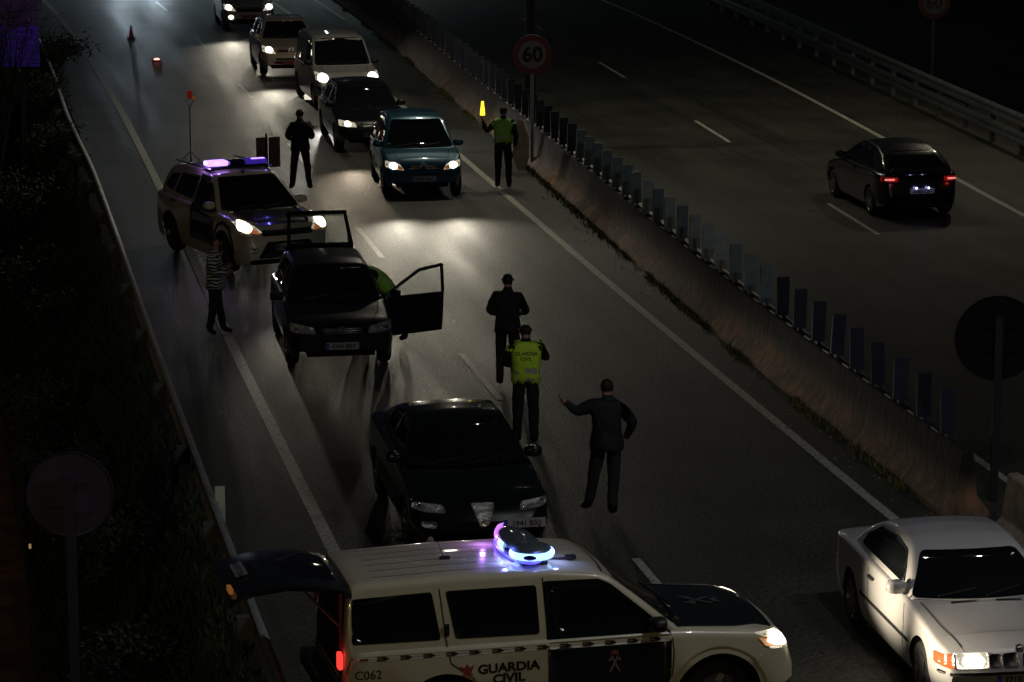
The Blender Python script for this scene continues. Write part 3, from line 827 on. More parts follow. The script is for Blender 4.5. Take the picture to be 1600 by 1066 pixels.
# sign board top left, its violet light put into plank colour and emission
BOARD = mat('board_violet_glow', (0.09, 0.03, 0.42), 0.55, emis=(.09, .035, .60), es=.06, noise_amt=0.55, noise_scale=1.2)
BOARD2 = mat('board_dim_glow', (0.13, 0.05, 0.20), 0.55, emis=(.14, .08, .28), es=.022, noise_amt=0.4, noise_scale=1.6)
bd = empty('sign_board', (1.1, 74.6, -1.5), R(-6), label='large violet glow-painted sign board of horizontal planks behind bare twigs at the top left', cat='sign board')
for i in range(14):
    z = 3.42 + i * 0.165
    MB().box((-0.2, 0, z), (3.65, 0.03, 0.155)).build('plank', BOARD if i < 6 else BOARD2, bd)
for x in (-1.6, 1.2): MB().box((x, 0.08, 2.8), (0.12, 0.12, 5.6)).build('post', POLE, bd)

# ---- lower track, gutter and the grass slope at the left
TRACK = mat('dirt_track', (0.085, 0.045, 0.022), 0.95, noise_amt=0.5, noise_scale=2.5, bump=0.5, bump_scale=12)
V = []; F = []; ys = np.arange(10, 110, 2.0)
for y in ys:
    for dx in (-2.6, -1.7, -0.9, 0.0): V.append((1.22 + dx * 0.9 + 0.05 * noise.noise(Vector((y, dx, 0))), y, -2.36 + dx * 0.03))
for j in range(len(ys) - 1):
    for i in range(3): F.append((j * 4 + i, j * 4 + i + 1, j * 4 + i + 5, j * 4 + i + 4))
tag(from_data('dirt_track', V, F, TRACK, None, True), kind='structure')
tag(MB().box((0, 0, 0), (0.22, 70, 0.14)).build('gutter', mat('gutter_concrete', (0.10, 0.10, 0.075), 0.9, noise_amt=0.4, noise_scale=5)), kind='structure').location = (1.75, 62, -1.95)
po = empty('reflector_post', (1.25, 44.1, -2.45), 0, label='small reflector post beside the dirt track at the lower left', cat='marker')
MB().tube((0, 0, 0), (0, 0, 0.75), 0.04, 0.04, 8).build('post', BLACKP, po); MB().box((0, -0.045, 0.66), (0.035, 0.01, 0.07)).build('reflector', mat('reflector_amber_glow', (0.9, 0.7, 0.3), 0.2, emis=(1, 0.7, 0.3), es=0.25), po)  # light returned by the reflector put in as emission

def ground_z(x): return float(np.interp(x, gx, gz))
GRASS = mat('grass_dark', (0.045, 0.062, 0.022), 0.8, noise_amt=0.5, noise_scale=0.8)
def grass(name, n, fn, m, hmin, hmax, label=None):
    V = []; F = []; rn = random.Random(11)
    for i in range(n):
        x, y, z = fn(rn); h = rn.uniform(hmin, hmax); a = rn.uniform(0, 6.28); w = rn.uniform(0.008, 0.02)
        lx, ly = rn.uniform(-.5, .5) * h, rn.uniform(-.5, .5) * h
        c, s_ = math.cos(a) * w, math.sin(a) * w; k = len(V)
        V += [(x - c, y - s_, z - 0.02), (x + c, y + s_, z - 0.02), (x + lx * .4 + c * .7, y + ly * .4 + s_ * .7, z + h * .6), (x + lx, y + ly, z + h)]
        F += [(k, k + 1, k + 2), (k, k + 2, k + 3)]
    o = from_data(name, V, F, m); return tag(o, label, 'grass', None, 'stuff')
def slope(rn):
    y = 26 + (rn.random() ** 1.4) * 75; x = rn.uniform(1.25, 3.3); return x, y, ground_z(x) + 0.0
grass('grass', 60000, slope, GRASS, 0.06, 0.30, 'dark rough grass on the slope below the left guardrail')
def weedline(rn):
    y = rn.uniform(38, 108)
    while noise.noise(Vector((y * 0.45, 1.7, 0))) < -0.05 + rn.uniform(-.1, .2): y = rn.uniform(38, 108)
    return x_base(y) - abs(rn.gauss(0, 0.07)), y, 0.0
grass('weeds', 2600, weedline, mat('weed_green', (0.10, 0.11, 0.03), 0.8, noise_amt=0.4, noise_scale=2), 0.03, 0.14, 'yellow green weeds growing along the foot of the median wall')
# leaf litter and grit along the foot of the median wall
V = []; F = []; rn = random.Random(5)
for i in range(420):
    y = rn.uniform(36, 100); x = x_base(y) - abs(rn.gauss(0.02, 0.25)) - 0.02; s_ = rn.uniform(0.008, 0.035); a = rn.uniform(0, 6.28); k = len(V)
    c, q = math.cos(a) * s_, math.sin(a) * s_
    V += [(x - c, y - q, 0.006), (x + q, y - c, 0.02), (x + c, y + q, 0.010), (x - q, y + c, 0.022)]; F.append((k, k + 1, k + 2, k + 3))
tag(from_data('litter', V, F, mat('litter_pale', (0.35, 0.32, 0.22), 0.8, noise_amt=0.5, noise_scale=3)), 'pale litter and leaves lying along the foot of the median wall', 'litter', None, 'stuff')

LEAF = mat('leaf_dark', (0.018, 0.028, 0.010), 0.6, noise_amt=0.5, noise_scale=2)
BARK = mat('bark', (0.05, 0.04, 0.03), 0.9)
def shrub(loc, h, rx, n, label, seed, bare=False):
    rn = random.Random(seed); t = empty('shrub', loc, 0, label=label, cat='shrub', group=None)
    b = MB(); tips = []
    for i in range(9 if not bare else 26):
        a = rn.uniform(0, 6.28); e = rn.uniform(0.3, 1.0); p = Vector((0, 0, 0)); q = Vector((math.cos(a) * rx * 0.4 * e, math.sin(a) * rx * 0.4 * e, h * rn.uniform(.35, .55)))
        b.tube(p, q, 0.035, 0.018, 5, False); tips.append(q)
        for j in range(3 if not bare else 6):
            r_ = q + Vector((rn.uniform(-1, 1) * rx * .6, rn.uniform(-1, 1) * rx * .6, h * rn.uniform(.15, .5)))
            b.tube(q, r_, 0.016, 0.006, 4, False); tips.append(r_)
            if bare:
                for kk in range(3):
                    w = r_ + Vector((rn.uniform(-1, 1), rn.uniform(-1, 1), rn.uniform(-.2, .9))) * 0.3 * h * .4
                    b.tube(r_, w, 0.008, 0.004, 3, False)
    b.build('stems', BARK, t)
    V = []; F = []
    cl = [Vector((rn.gauss(0, .45) * rx, rn.gauss(0, .45) * rx, h * rn.uniform(.3, 1.0))) for _ in range(14)] + tips
    for i in range(n):
        c = rn.choice(cl); p = c + Vector((rn.gauss(0, .13), rn.gauss(0, .13), rn.gauss(0, .11))) * rx * 1.1
        if p.z < 0.03: continue
        s_ = rn.uniform(0.025, 0.06); u = Vector((rn.uniform(-1, 1), rn.uniform(-1, 1), rn.uniform(-1, 1))).normalized(); w = u.orthogonal().normalized()
        k = len(V); V += [p - u * s_, p + w * s_ * .5, p + u * s_, p - w * s_ * .5]; F.append((k, k + 1, k + 2, k + 3))
    if n: from_data('leaves', V, F, LEAF, t)
    return t
spots = [(2.15, 29.5, 1.0, .8, 'low dark shrub below the guardrail at the bottom of the view'), (2.25, 34.0, .9, .7, 'low dark shrub below the pale marker plate'),
         (2.3, 38.5, 1.0, .8, 'rounded dark shrub on the slope left of the guardrail beside the black saloon'), (2.0, 43.5, 1.2, .9, 'dark shrub on the slope level with the open rear hatchback'),
         (1.9, 49.0, 1.1, .9, 'dark shrub on the slope level with the striped jacket person'), (2.2, 55.0, 1.0, .8, 'dark shrub on the slope level with the parked patrol vehicle'),
         (1.9, 60.5, 1.3, 1.0, 'broad dark shrub below the guardrail left of the parked patrol vehicle'), (2.2, 67.0, 1.3, 1.0, 'dark shrub below the guardrail under the violet board'),
         (2.9, 71.5, 1.2, .7, 'leafy shrub pushing against the guardrail right of the violet board'), (3.0, 79.0, 1.4, .8, 'leafy shrub leaning over the guardrail farthest up the slope'),
         (3.1, 86.0, 1.5, .9, 'dark shrub reaching over the guardrail towards the edge line')]
for i, (x, y, h_, r_, lb) in enumerate(spots): shrub((x, y, ground_z(x)), h_ * (1.0 if x < 2.5 else 0.85), r_, 1500, lb, 40 + i)
shrub((1.5, 72.6, -1.2), 5.0, 1.5, 260, 'tall bare shrub with thin twigs standing in front of the violet board', 77, bare=True)
shrub((3.95, 91.0, 0.0), 0.75, 1.2, 1400, 'leafy bush sprawling onto the shoulder across the edge line', 90)

# ================================================================== VEHICLES
def paint(name, col, rough=0.28, metal=0.0, coat=1.0):
    return mat(name, col, rough, metal, coat=coat, noise_amt=0.06, noise_scale=3)
P_WHITE = paint('paint_patrol_white', (0.62, 0.58, 0.42)); P_GREEN = paint('paint_patrol_green', (0.003, 0.009, 0.009))
P_BLACK = paint('paint_black', (0.004, 0.004, 0.0045)); P_DKGREEN = paint('paint_dark_green', (0.004, 0.009, 0.005), 0.22, 0.3)
P_BLUE = paint('paint_teal_blue', (0.010, 0.10, 0.165), 0.3, 0.3); P_SILVER = paint('paint_silver', (0.50, 0.49, 0.48), 0.36, 0.25)
P_BEIGE = paint('paint_beige', (0.55, 0.44, 0.36), 0.36, 0.1); P_COUPE = paint('paint_coupe_white', (0.42, 0.41, 0.41), 0.3)
P_HOODBLK = paint('paint_hood_black', (0.006, 0.009, 0.010))
REDGLOW = mat('red_light_tint', (0.30, 0.05, 0.035), 0.4)  # red light falling on bumper and plates, put into their colour

def base(L, W, H, wr, xf, xr, top, roof, xt, xr_, wt, windows, headlight, tail, paint_, **k):
    h = L / 2
    d = dict(L=L, W=W, wr=wr, xf=xf, xr=xr, top=top, low=[(-h, .42), (-h + .15, .26), (-h + .6, .20), (h - .6, .19), (h - .12, .22), (h, .34)],
             gh=dict(roof=roof, xt=xt, xr=xr_, wt=wt, wb=W - 0.12), windows=windows, headlight=headlight, tail=tail, paint=paint_)
    d.update(k); return d

def hatch_spec(**k):
    L, W = 4.10, 1.70
    return base(L, W, 1.43, .30, 1.25, -1.26,
        [(-2.05, .62), (-2.0, .80), (-1.9, .93), (-1.0, .95), (.75, .93), (1.2, .86), (1.75, .76), (1.95, .68), (2.05, .55)],
        [(-1.93, .92), (-1.75, 1.20), (-1.55, 1.36), (-1.2, 1.41), (-.2, 1.43), (.15, 1.39), (.95, .93)], .1, -1.45, 1.14,
        [[(-.30, .99), (.72, .97), (.12, 1.32), (-.28, 1.345)], [(-1.28, 1.01), (-.36, .99), (-.34, 1.345), (-1.12, 1.32)], [(-1.66, 1.06), (-1.34, 1.02), (-1.20, 1.29), (-1.50, 1.25)]],
        [(.40, .60), (.80, .63), (.80, .76), (.44, .70)], [(.50, .72), (.82, .72), (.80, .95), (.60, .95)], P_BLACK,
        seams=[[(.82, .95), (.86, .60), (.80, .28)], [(-.33, 1.34), (-.33, .45), (-.40, .28)]], handles=[(-.18, .84)], mirror=(.62, 1.0),
        plate=(0, .42, '4344 BRV', None), grille=(-.33, .33, .60, .69, 3), badge=(0, .66, .055),
        front=[('air_intake', [(-.5, .27), (.5, .27), (.45, .38), (-.45, .38)], BLACKP, .006)], hoodlines=[[(.95, .68), (1.4, .62), (1.8, .50)], [(.95, -.68), (1.4, -.62), (1.8, -.50)]], **k)

# ---- black hatchback with raised tailgate and open door
sp = hatch_spec(lit=False, rw=False)
sp['mirror'] = None
hatch, hb, _ = build_car(sp, (6.36, 49.0, 0), R(-92.0), 'black hatchback with its tailgate raised and driver door wide open, lamps off')
MB().box((0, 0, 0), (0.02, 1.15, 0.42)).build('rear_opening', UNDER, hatch).location = (-1.80, 0, 1.15)
CG = clear_glass()
def frame_quad(name, quad, bar_, th_, m, parent, glass=None):
    """frame of four mitred bars round a quad (list of four Vectors)"""
    q = [Vector(p) for p in quad]; c = sum(q, Vector()) / 4; n = (q[1] - q[0]).cross(q[3] - q[0]).normalized()
    inn = []
    for i in range(4):
        a, b, d = q[i - 1], q[i], q[(i + 1) % 4]
        u = (a - b).normalized(); w = (d - b).normalized(); s = max(0.3, u.cross(w).length)
        inn.append(b + (u + w) * bar_ / s)
    V = [p + n * th_ / 2 for p in q] + [p + n * th_ / 2 for p in inn] + [p - n * th_ / 2 for p in q] + [p - n * th_ / 2 for p in inn]
    F = []
    for i in range(4):
        j = (i + 1) % 4
        F += [(i, j, 4 + j, 4 + i), (8 + i, 12 + i, 12 + j, 8 + j), (i, 8 + i, 8 + j, j), (4 + i, 4 + j, 12 + j, 12 + i)]
    o = from_data(name, V, F, m, parent); fix_normals(o); bevel(o, 0.012)
    if glass:
        from_data('pane', [p for p in inn], [(0, 1, 2, 3)], glass, o)
    return o
tg = empty('tailgate', (-1.58, 0, 1.40)); tg.parent = hatch
a1 = R(36); u1 = Vector((-math.cos(a1), 0, math.sin(a1))); p1 = u1 * 0.82
frame_quad('tailgate_frame', [Vector((0, -.56, 0)), Vector((0, .56, 0)), p1 + Vector((0, .50, 0)), p1 + Vector((0, -.50, 0))], 0.06, 0.05, P_BLACK, tg, CG)
a2 = R(-14); u2 = Vector((-math.cos(a2), 0, math.sin(a2)))
q1 = p1 + u2 * 0.42
V = [p1 + Vector((0, -.52, 0)), p1 + Vector((0, .52, 0)), q1 + Vector((0, .49, 0)), q1 + Vector((0, -.49, 0))]
V = V + [v + Vector((0, 0, -0.05)) for v in V]
o = from_data('lower_panel', V, [(0, 1, 2, 3), (4, 7, 6, 5), (0, 4, 5, 1), (1, 5, 6, 2), (2, 6, 7, 3), (3, 7, 4, 0)], P_BLACK, tg); fix_normals(o); bevel(o, 0.015)
for s in (-1, 1): MB().tube((-.05, s * .5, -.30), (-.55, s * .5, .36), .010, .014, 6).build('gas_strut', METAL, tg)
# driver door, hinged at its front edge and swung outwards
dr = empty('front_door', (.80, .80, 0)); dr.parent = hatch; dr.rotation_euler = (0, 0, R(-66))
V = [];
for y in (-.035, .035):
    V += [(0.0, y, .30), (-1.08, y, .30), (-1.10, y, .50), (-1.12, y, .93), (-.02, y, .95), (.02, y, .60)]
o = from_data('door_panel', V, [(0, 1, 2, 3, 4, 5), tuple(range(11, 5, -1))] + [(i, 6 + i, 6 + (i + 1) % 6, (i + 1) % 6) for i in range(6)], P_BLACK, dr); fix_normals(o); bevel(o, 0.02)
wf = MB()
pts = [(-.02, .95), (-.32, 1.14), (-.66, 1.33), (-1.09, 1.38), (-1.11, .93)]
for a, b in zip(pts[:-1], pts[1:]): wf.tube((a[0], 0, a[1]), (b[0], 0, b[1]), .028, .028, 6)
wf.build('window_frame', P_BLACK, dr)
from_data('pane', [(x, 0, z) for x, z in pts], [(0, 1, 2, 3, 4)], clear_glass('door_glass', (0.8, 0.83, 0.82)), dr)
mr_ = MB().box((0, 0, 0), (0.09, 0.20, 0.13)).build('door_mirror', P_BLACK, dr); mr_.location = (-.14, .14, 1.02); bevel(mr_, 0.03, 3)
sp_m = MB().box((0, 0, 0), (0.09, 0.22, 0.13)).build('door_mirror', P_BLACK, hatch); sp_m.location = (.66, -.92, .99); bevel(sp_m, 0.03, 3)
o = patch('door_opening', hb, 'L', [(-.30, .36), (.74, .34), (.72, .96), (.12, 1.33), (-.28, 1.35)], UNDER, hatch, off=.009, r=.06)

# ---- black saloon behind the patrol vehicle
sp = base(4.43, 1.75, 1.42, .31, 1.32, -1.28,
    [(-2.215, .62), (-2.17, .85), (-2.05, .98), (-1.5, 1.0), (.75, .93), (1.2, .87), (1.8, .75), (2.08, .66), (2.215, .50)],
    [(-1.75, .98), (-1.2, 1.24), (-.7, 1.38), (-.3, 1.42), (.05, 1.42), (.3, 1.37), (1.05, .93)], .22, -.85, 1.12,
    [[(-.20, .99), (.78, .97), (.25, 1.30), (-.18, 1.34)], [(-1.05, 1.02), (-.26, .99), (-.24, 1.34), (-.80, 1.28)]],
    [(.46, .60), (.84, .63), (.83, .71), (.48, .69)], [(.40, .80), (.84, .80), (.82, .93), (.42, .93)], P_DKGREEN,
    lit=False, seams=[[(.84, .95), (.90, .60), (.82, .28)], [(-.23, 1.34), (-.23, .45), (-.28, .28)]], handles=[(-.10, .84)], handle_mat=CHROME, mirror=(.68, 1.0),
    plate=(.50, .47, '1941 BXJ', mat('plate_grey', (.35, .34, .40), .4)), front=[('air_intake', [(-.75, .28), (.75, .28), (.7, .40), (-.7, .40)], BLACKP, .006),
      ('shield_grille', [(-.15, .70), (.15, .70), (.05, .44), (-.05, .44)], HEAD_OFF, .012), ('fog_light', [(-.74, .44), (-.58, .44), (-.58, .52), (-.74, .52)], HEAD_OFF, .012)],
    hoodlines=[[(1.0, .70), (1.5, .60), (2.0, .28)], [(1.0, -.70), (1.5, -.60), (2.0, -.28)]], rf=.24, bow=.12)
saloon, sb, _ = build_car(sp, (6.52, 37.9, 0), R(-90.5), 'black saloon with unlit lamps stopped right behind the near patrol vehicle')

for sd in ('L', 'R'):
    seams('window_trim', sb, sd, [[(-1.05, .985), (-.25, .965), (.80, .955)]], saloon, w=.022, m=CHROME, off=.012)
    seams('roof_trim', sb, sd, [[(-1.0, 1.30), (-.5, 1.355), (.05, 1.355), (.35, 1.27)]], saloon, w=.018, m=CHROME, off=.008)

# ---- white coupe
sp = base(4.43, 1.71, 1.36, .31, 1.40, -1.31,
    [(-2.215, .58), (-2.19, .80), (-2.10, .93), (-1.5, .96), (.70, .92), (1.15, .87), (1.9, .76), (2.13, .70), (2.19, .60), (2.215, .50)],
    [(-1.62, .95), (-1.15, 1.22), (-.85, 1.34), (-.4, 1.385), (.02, 1.38), (.26, 1.33), (.98, .92)], .22, -.95, 1.14,
    [[(-1.20, 1.00), (.50, .985), (.36, 1.14), (.18, 1.285), (-.25, 1.325), (-.80, 1.285), (-1.14, 1.12)]],
    [(.34, .55), (.68, .55), (.68, .69), (.34, .70)], [(.42, .66), (.82, .66), (.80, .84), (.42, .84)], P_COUPE,
    lit=True, hes=7.0, bulb_at=(.50, .62), bulb_r=.062, bulb_el=1.9, he=E_HEAD * 1.6, amber=[(.70, .55), (.835, .56), (.83, .68), (.70, .69)], amber_lit=True,
    seams=[[(.78, .95), (.82, .60), (.78, .26)], [(-.62, .96), (-.56, .60), (-.60, .28)]], handles=[(-.44, .80)], mirror=(.60, .99), mirror_mat=P_COUPE,
    molding=(-.85, 1.0, .52, .035), badge=(0, .715, .045), front=[('kidney_grille', [(.02, .56), (.18, .56), (.19, .68), (.03, .69)], BLACKP, .012), ('kidney_grille', [(-.02, .56), (-.18, .56), (-.19, .68), (-.03, .69)], BLACKP, .012),
      ('grille', [(.20, .56), (.33, .56), (.33, .68), (.20, .68)], BLACKP, .009), ('grille', [(-.20, .56), (-.33, .56), (-.33, .68), (-.20, .68)], BLACKP, .009),
      ('bumper_strip', [(-.82, .475), (.82, .475), (.82, .51), (-.82, .51)], BLACKP, .012), ('air_intake', [(-.4, .27), (.4, .27), (.4, .37), (-.4, .37)], BLACKP, .009)],
    hoodlines=[[(.92, .70), (1.5, .66), (2.08, .58)], [(.92, -.70), (1.5, -.66), (2.08, -.58)]], plate=(0, .42, '3718 BVD', None), rf=.13, bow=.05, crown=.03, rs=.05)
sp['gh']['wsk'] = .965; sp['gh']['r2'] = .05
coupe, cb, _ = build_car(sp, (10.92, 31.0, 0), R(-91.5), 'white two door coupe with lit lamps at the bottom right corner')
for y0 in (-.25, .25):
    patch('bonnet_vent', cb, 'T', [(.98, y0 - .14), (1.03, y0 - .14), (1.03, y0 + .14), (.98, y0 + .14)], SEAM, coupe, off=.004)

# ---- black car driving away on the far roadway
sp = base(4.19, 1.755, 1.42, .30, 1.27, -1.27,
    [(-2.095, .50), (-2.06, .74), (-1.98, .92), (-1.5, .96), (.75, .94), (1.2, .85), (1.75, .72), (1.98, .62), (2.095, .48)],
    [(-2.0, .93), (-1.75, 1.09), (-1.35, 1.28), (-.85, 1.39), (-.2, 1.42), (.15, 1.37), (1.1, .94)], .15, -1.1, 1.08,
    [[(-.26, 1.0), (.80, .98), (.18, 1.33), (-.24, 1.35)], [(-1.20, 1.02), (-.32, 1.0), (-.30, 1.335), (-.95, 1.27)]],
    [(.42, .56), (.80, .60), (.80, .68), (.44, .66)], [(.50, .80), (.80, .80), (.79, .87), (.50, .86)], P_BLACK,
    lit=False, tailmat=REDLENS, seams=[[(.86, .95), (.9, .6), (.84, .28)], [(-.28, 1.35), (-.28, .45), (-.34, .28)]], handles=[(-.14, .86)], mirror=(.66, 1.02), rplate=(0, .60, '6082 CBT'), er=.7, rb=.22)
far_car, fb, _ = build_car(sp, (19.90, 61.5, 0), R(90.5), 'black car with glowing tail lights driving away on the far roadway')
REDC = mat('tail_core', (.8, .2, .2), .3, emis=(1, .28, .24), es=.9)
for s in (-1, 1):
    patch('tail_lamp_glow', fb, 'B', [(s * .49, .79), (s * .81, .79), (s * .80, .88), (s * .49, .875)], mat('tail_glow', (.4, .02, .02), .3, emis=(1, .03, .02), es=.10), far_car, off=.012, r=.02)
    patch('tail_lamp_core', fb, 'B', [(s * .56, .815), (s * .75, .815), (s * .75, .845), (s * .56, .845)], REDC, far_car, off=.018, r=.02)
    bulb(far_car, (-2.25, s * .66, .82), .25, (1, .05, .03), .04, 'tail_light_glow')
    p, n_ = cast(fb, 'B', s * .13, .655, .05)
    bp_ = MB(); bp_.lathe([(.001, -.02), (.02, -.014), (.024, 0), (.02, .014), (.001, .02)], 10, 'Y'); o = bp_.build('plate_lamp', mat('plate_lamp_blue', (.8, .8, 1), .3, emis=(.60, .62, 1.0), es=4.0), far_car, True); o.location = p
    bulb(far_car, p + Vector((-.05, 0, .03)), .22, (.45, .5, 1.0), .02, 'plate_lamp_light')

# ---- queue of cars facing the camera
sp = base(3.72, 1.72, 1.57, .29, 1.25, -1.20,
    [(-1.86, .62), (-1.83, .85), (-1.75, .95), (-.9, .97), (.90, .97), (1.3, .90), (1.62, .79), (1.78, .68), (1.86, .52)],
    [(-1.80, .93), (-1.62, 1.32), (-1.45, 1.49), (-1.0, 1.56), (-.2, 1.575), (.15, 1.52), (1.10, .96)], .1, -1.4, 1.14,
    [[(-.30, 1.03), (.70, 1.0), (.14, 1.42), (-.28, 1.46)], [(-1.25, 1.05), (-.36, 1.03), (-.34, 1.46), (-1.15, 1.42)]],
    [(.42, .60), (.80, .66), (.80, .79), (.50, .72)], [(.55, .8), (.80, .8), (.78, 1.2), (.66, 1.2)], P_BLUE,
    hes=4.5, bulb_at=(.64, .69), bulb_r=.065, he=E_HEAD * 1.5, amber=[(.44, .605), (.56, .625), (.56, .70), (.47, .67)], seams=[[(.84, .98), (.9, .6), (.82, .28)], [(-.33, 1.46), (-.33, .28)]], handles=[(-.2, .9)], mirror=(.70, 1.04), mirror_mat=P_BLUE,
    plate=(0, .42, '0587 BKL', mat('plate_dim', (.30, .33, .38), .4)), grille=(-.34, .34, .60, .70, 3), grille_mat=BLACKP, badge=(0, .70, .06), front=[('air_intake', [(-.55, .24), (.55, .24), (.5, .36), (-.5, .36)], BLACKP, .006), ('bumper_strip', [(-.8, .48), (.8, .48), (.8, .54), (-.8, .54)], BLACKP, .006)],
    hoodlines=[[(1.1, .62), (1.5, .56), (1.72, .45)], [(1.1, -.62), (1.5, -.56), (1.72, -.45)]])
blue, bb, _ = build_car(sp, (10.48, 66.0, 0), R(-93), 'teal blue compact car with lit lamps at the head of the queue', group='cars queueing in the right lane')

sp = hatch_spec(lit=(-1, 1), he=E_HEAD * 0.9, hes=3.0, hcol=(1.0, .82, .60), bulb_r=.06)
blk, _, _ = build_car(sp, (10.35, 73.3, 0), R(-90), 'black hatchback with one visible lit lamp waiting behind the teal blue car', group='cars queueing in the right lane')

sp = base(4.15, 1.73, 1.80, .31, 1.35, -1.33,
    [(-2.075, .60), (-2.05, .9), (-2.0, 1.05), (.95, 1.08), (1.35, 1.02), (1.75, .92), (1.95, .78), (2.075, .55)],
    [(-2.04, 1.05), (-1.95, 1.70), (-1.75, 1.79), (-.6, 1.81), (.15, 1.78), (.40, 1.72), (1.20, 1.07)], .32, -1.9, 1.34,
    [[(-.20, 1.14), (.92, 1.12), (.40, 1.60), (-.18, 1.63)]],
    [(.46, .72), (.83, .78), (.83, .98), (.56, .90)], [(.66, .8), (.82, .8), (.82, 1.2), (.70, 1.2)], P_SILVER,
    hes=8.0, bulb_at=(.66, .84), bulb_r=.10, he=E_HEAD * 1.6, hcol=(1, .97, .88), seams=[[(.98, 1.08), (1.0, .6), (.9, .3)], [(-.22, 1.63), (-.22, .3)]], handles=[(-.1, .98)], mirror=(.86, 1.15), mirror_mat=BLACKP,
    plate=(0, .45, '2290 CGF', mat('plate_dark', (.08, .08, .09), .4)), front=[('bumper', [(-.86, .26), (.86, .26), (.86, .62), (-.86, .62)], mat('bumper_dark', (.035, .035, .04), .6), .008), ('grille', [(-.36, .68), (.36, .68), (.36, .78), (-.36, .78)], BLACKP, .008)],
    hoodlines=[[(1.15, .62), (1.6, .58), (1.9, .5)], [(1.15, -.62), (1.6, -.58), (1.9, -.5)]])
sp['gh']['r2'] = .09
van, vb, _ = build_car(sp, (10.78, 81.2, 0), R(-88), 'small silver van with dark bumper and bright lamp, third in the queue', cat='van', group='cars queueing in the right lane', name='van')
for y0 in (-.45, -.15, .15, .45): seams('roof_rib', vb, 'T', [[(-1.4, y0), (.0, y0)]], van, w=.03, m=P_SILVER, off=.012)

def small_white(paint_, **k):
    return base(3.85, 1.70, 1.50, .29, 1.25, -1.22,
    [(-1.925, .62), (-1.89, .85), (-1.8, .97), (.85, .98), (1.25, .92), (1.6, .82), (1.82, .70), (1.925, .52)],
    [(-1.85, .95), (-1.66, 1.25), (-1.45, 1.42), (-1.0, 1.48), (-.2, 1.50), (.15, 1.45), (1.05, .98)], .1, -1.4, 1.14,
    [[(-.30, 1.04), (.72, 1.01), (.14, 1.38), (-.28, 1.41)], [(-1.25, 1.06), (-.36, 1.04), (-.34, 1.41), (-1.12, 1.37)]],
    [(.44, .64), (.80, .70), (.80, .86), (.54, .78)], [(.55, .8), (.80, .8), (.78, 1.1), (.66, 1.1)], paint_,
    seams=[[(.84, .98), (.9, .6), (.82, .28)], [(-.33, 1.41), (-.33, .28)]], handles=[(-.2, .9)], mirror=(.68, 1.04),
    hoodlines=[[(1.1, .62), (1.5, .56), (1.75, .45)], [(1.1, -.62), (1.5, -.56), (1.75, -.45)]], **k)
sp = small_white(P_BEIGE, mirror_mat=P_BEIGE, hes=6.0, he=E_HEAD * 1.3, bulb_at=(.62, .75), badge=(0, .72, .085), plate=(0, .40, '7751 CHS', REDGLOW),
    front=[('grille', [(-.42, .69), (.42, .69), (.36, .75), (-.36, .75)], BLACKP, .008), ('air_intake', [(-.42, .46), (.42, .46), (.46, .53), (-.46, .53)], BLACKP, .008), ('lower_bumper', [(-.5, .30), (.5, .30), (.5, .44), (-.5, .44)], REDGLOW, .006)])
w2, _, _ = build_car(sp, (10.28, 88.9, 0), R(-90), 'pinkish white hatchback with round badge, fourth in the queue left of the van', group='cars queueing in the right lane')
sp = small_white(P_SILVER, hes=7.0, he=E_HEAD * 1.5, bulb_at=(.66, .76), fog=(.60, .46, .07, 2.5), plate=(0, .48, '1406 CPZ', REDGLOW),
    front=[('grille', [(-.40, .62), (.40, .62), (.40, .76), (-.40, .76)], BLACKP, .008), ('air_intake', [(-.45, .28), (.45, .28), (.45, .40), (-.45, .40)], BLACKP, .008)])
s1, _, _ = build_car(sp, (10.45, 101.8, 0), R(-90), 'silver hatchback with two bright lamps cut by the top edge of the view', group='cars queueing in the right lane')
sp = hatch_spec(lit=True, he=E_HEAD * 2.0, hes=5.0, hcol=(.72, .88, 1.0))
o1, _, _ = build_car(sp, (8.6, 122.5, 0), R(-97), 'dark car with bluish lamps approaching beyond the top edge of the view')

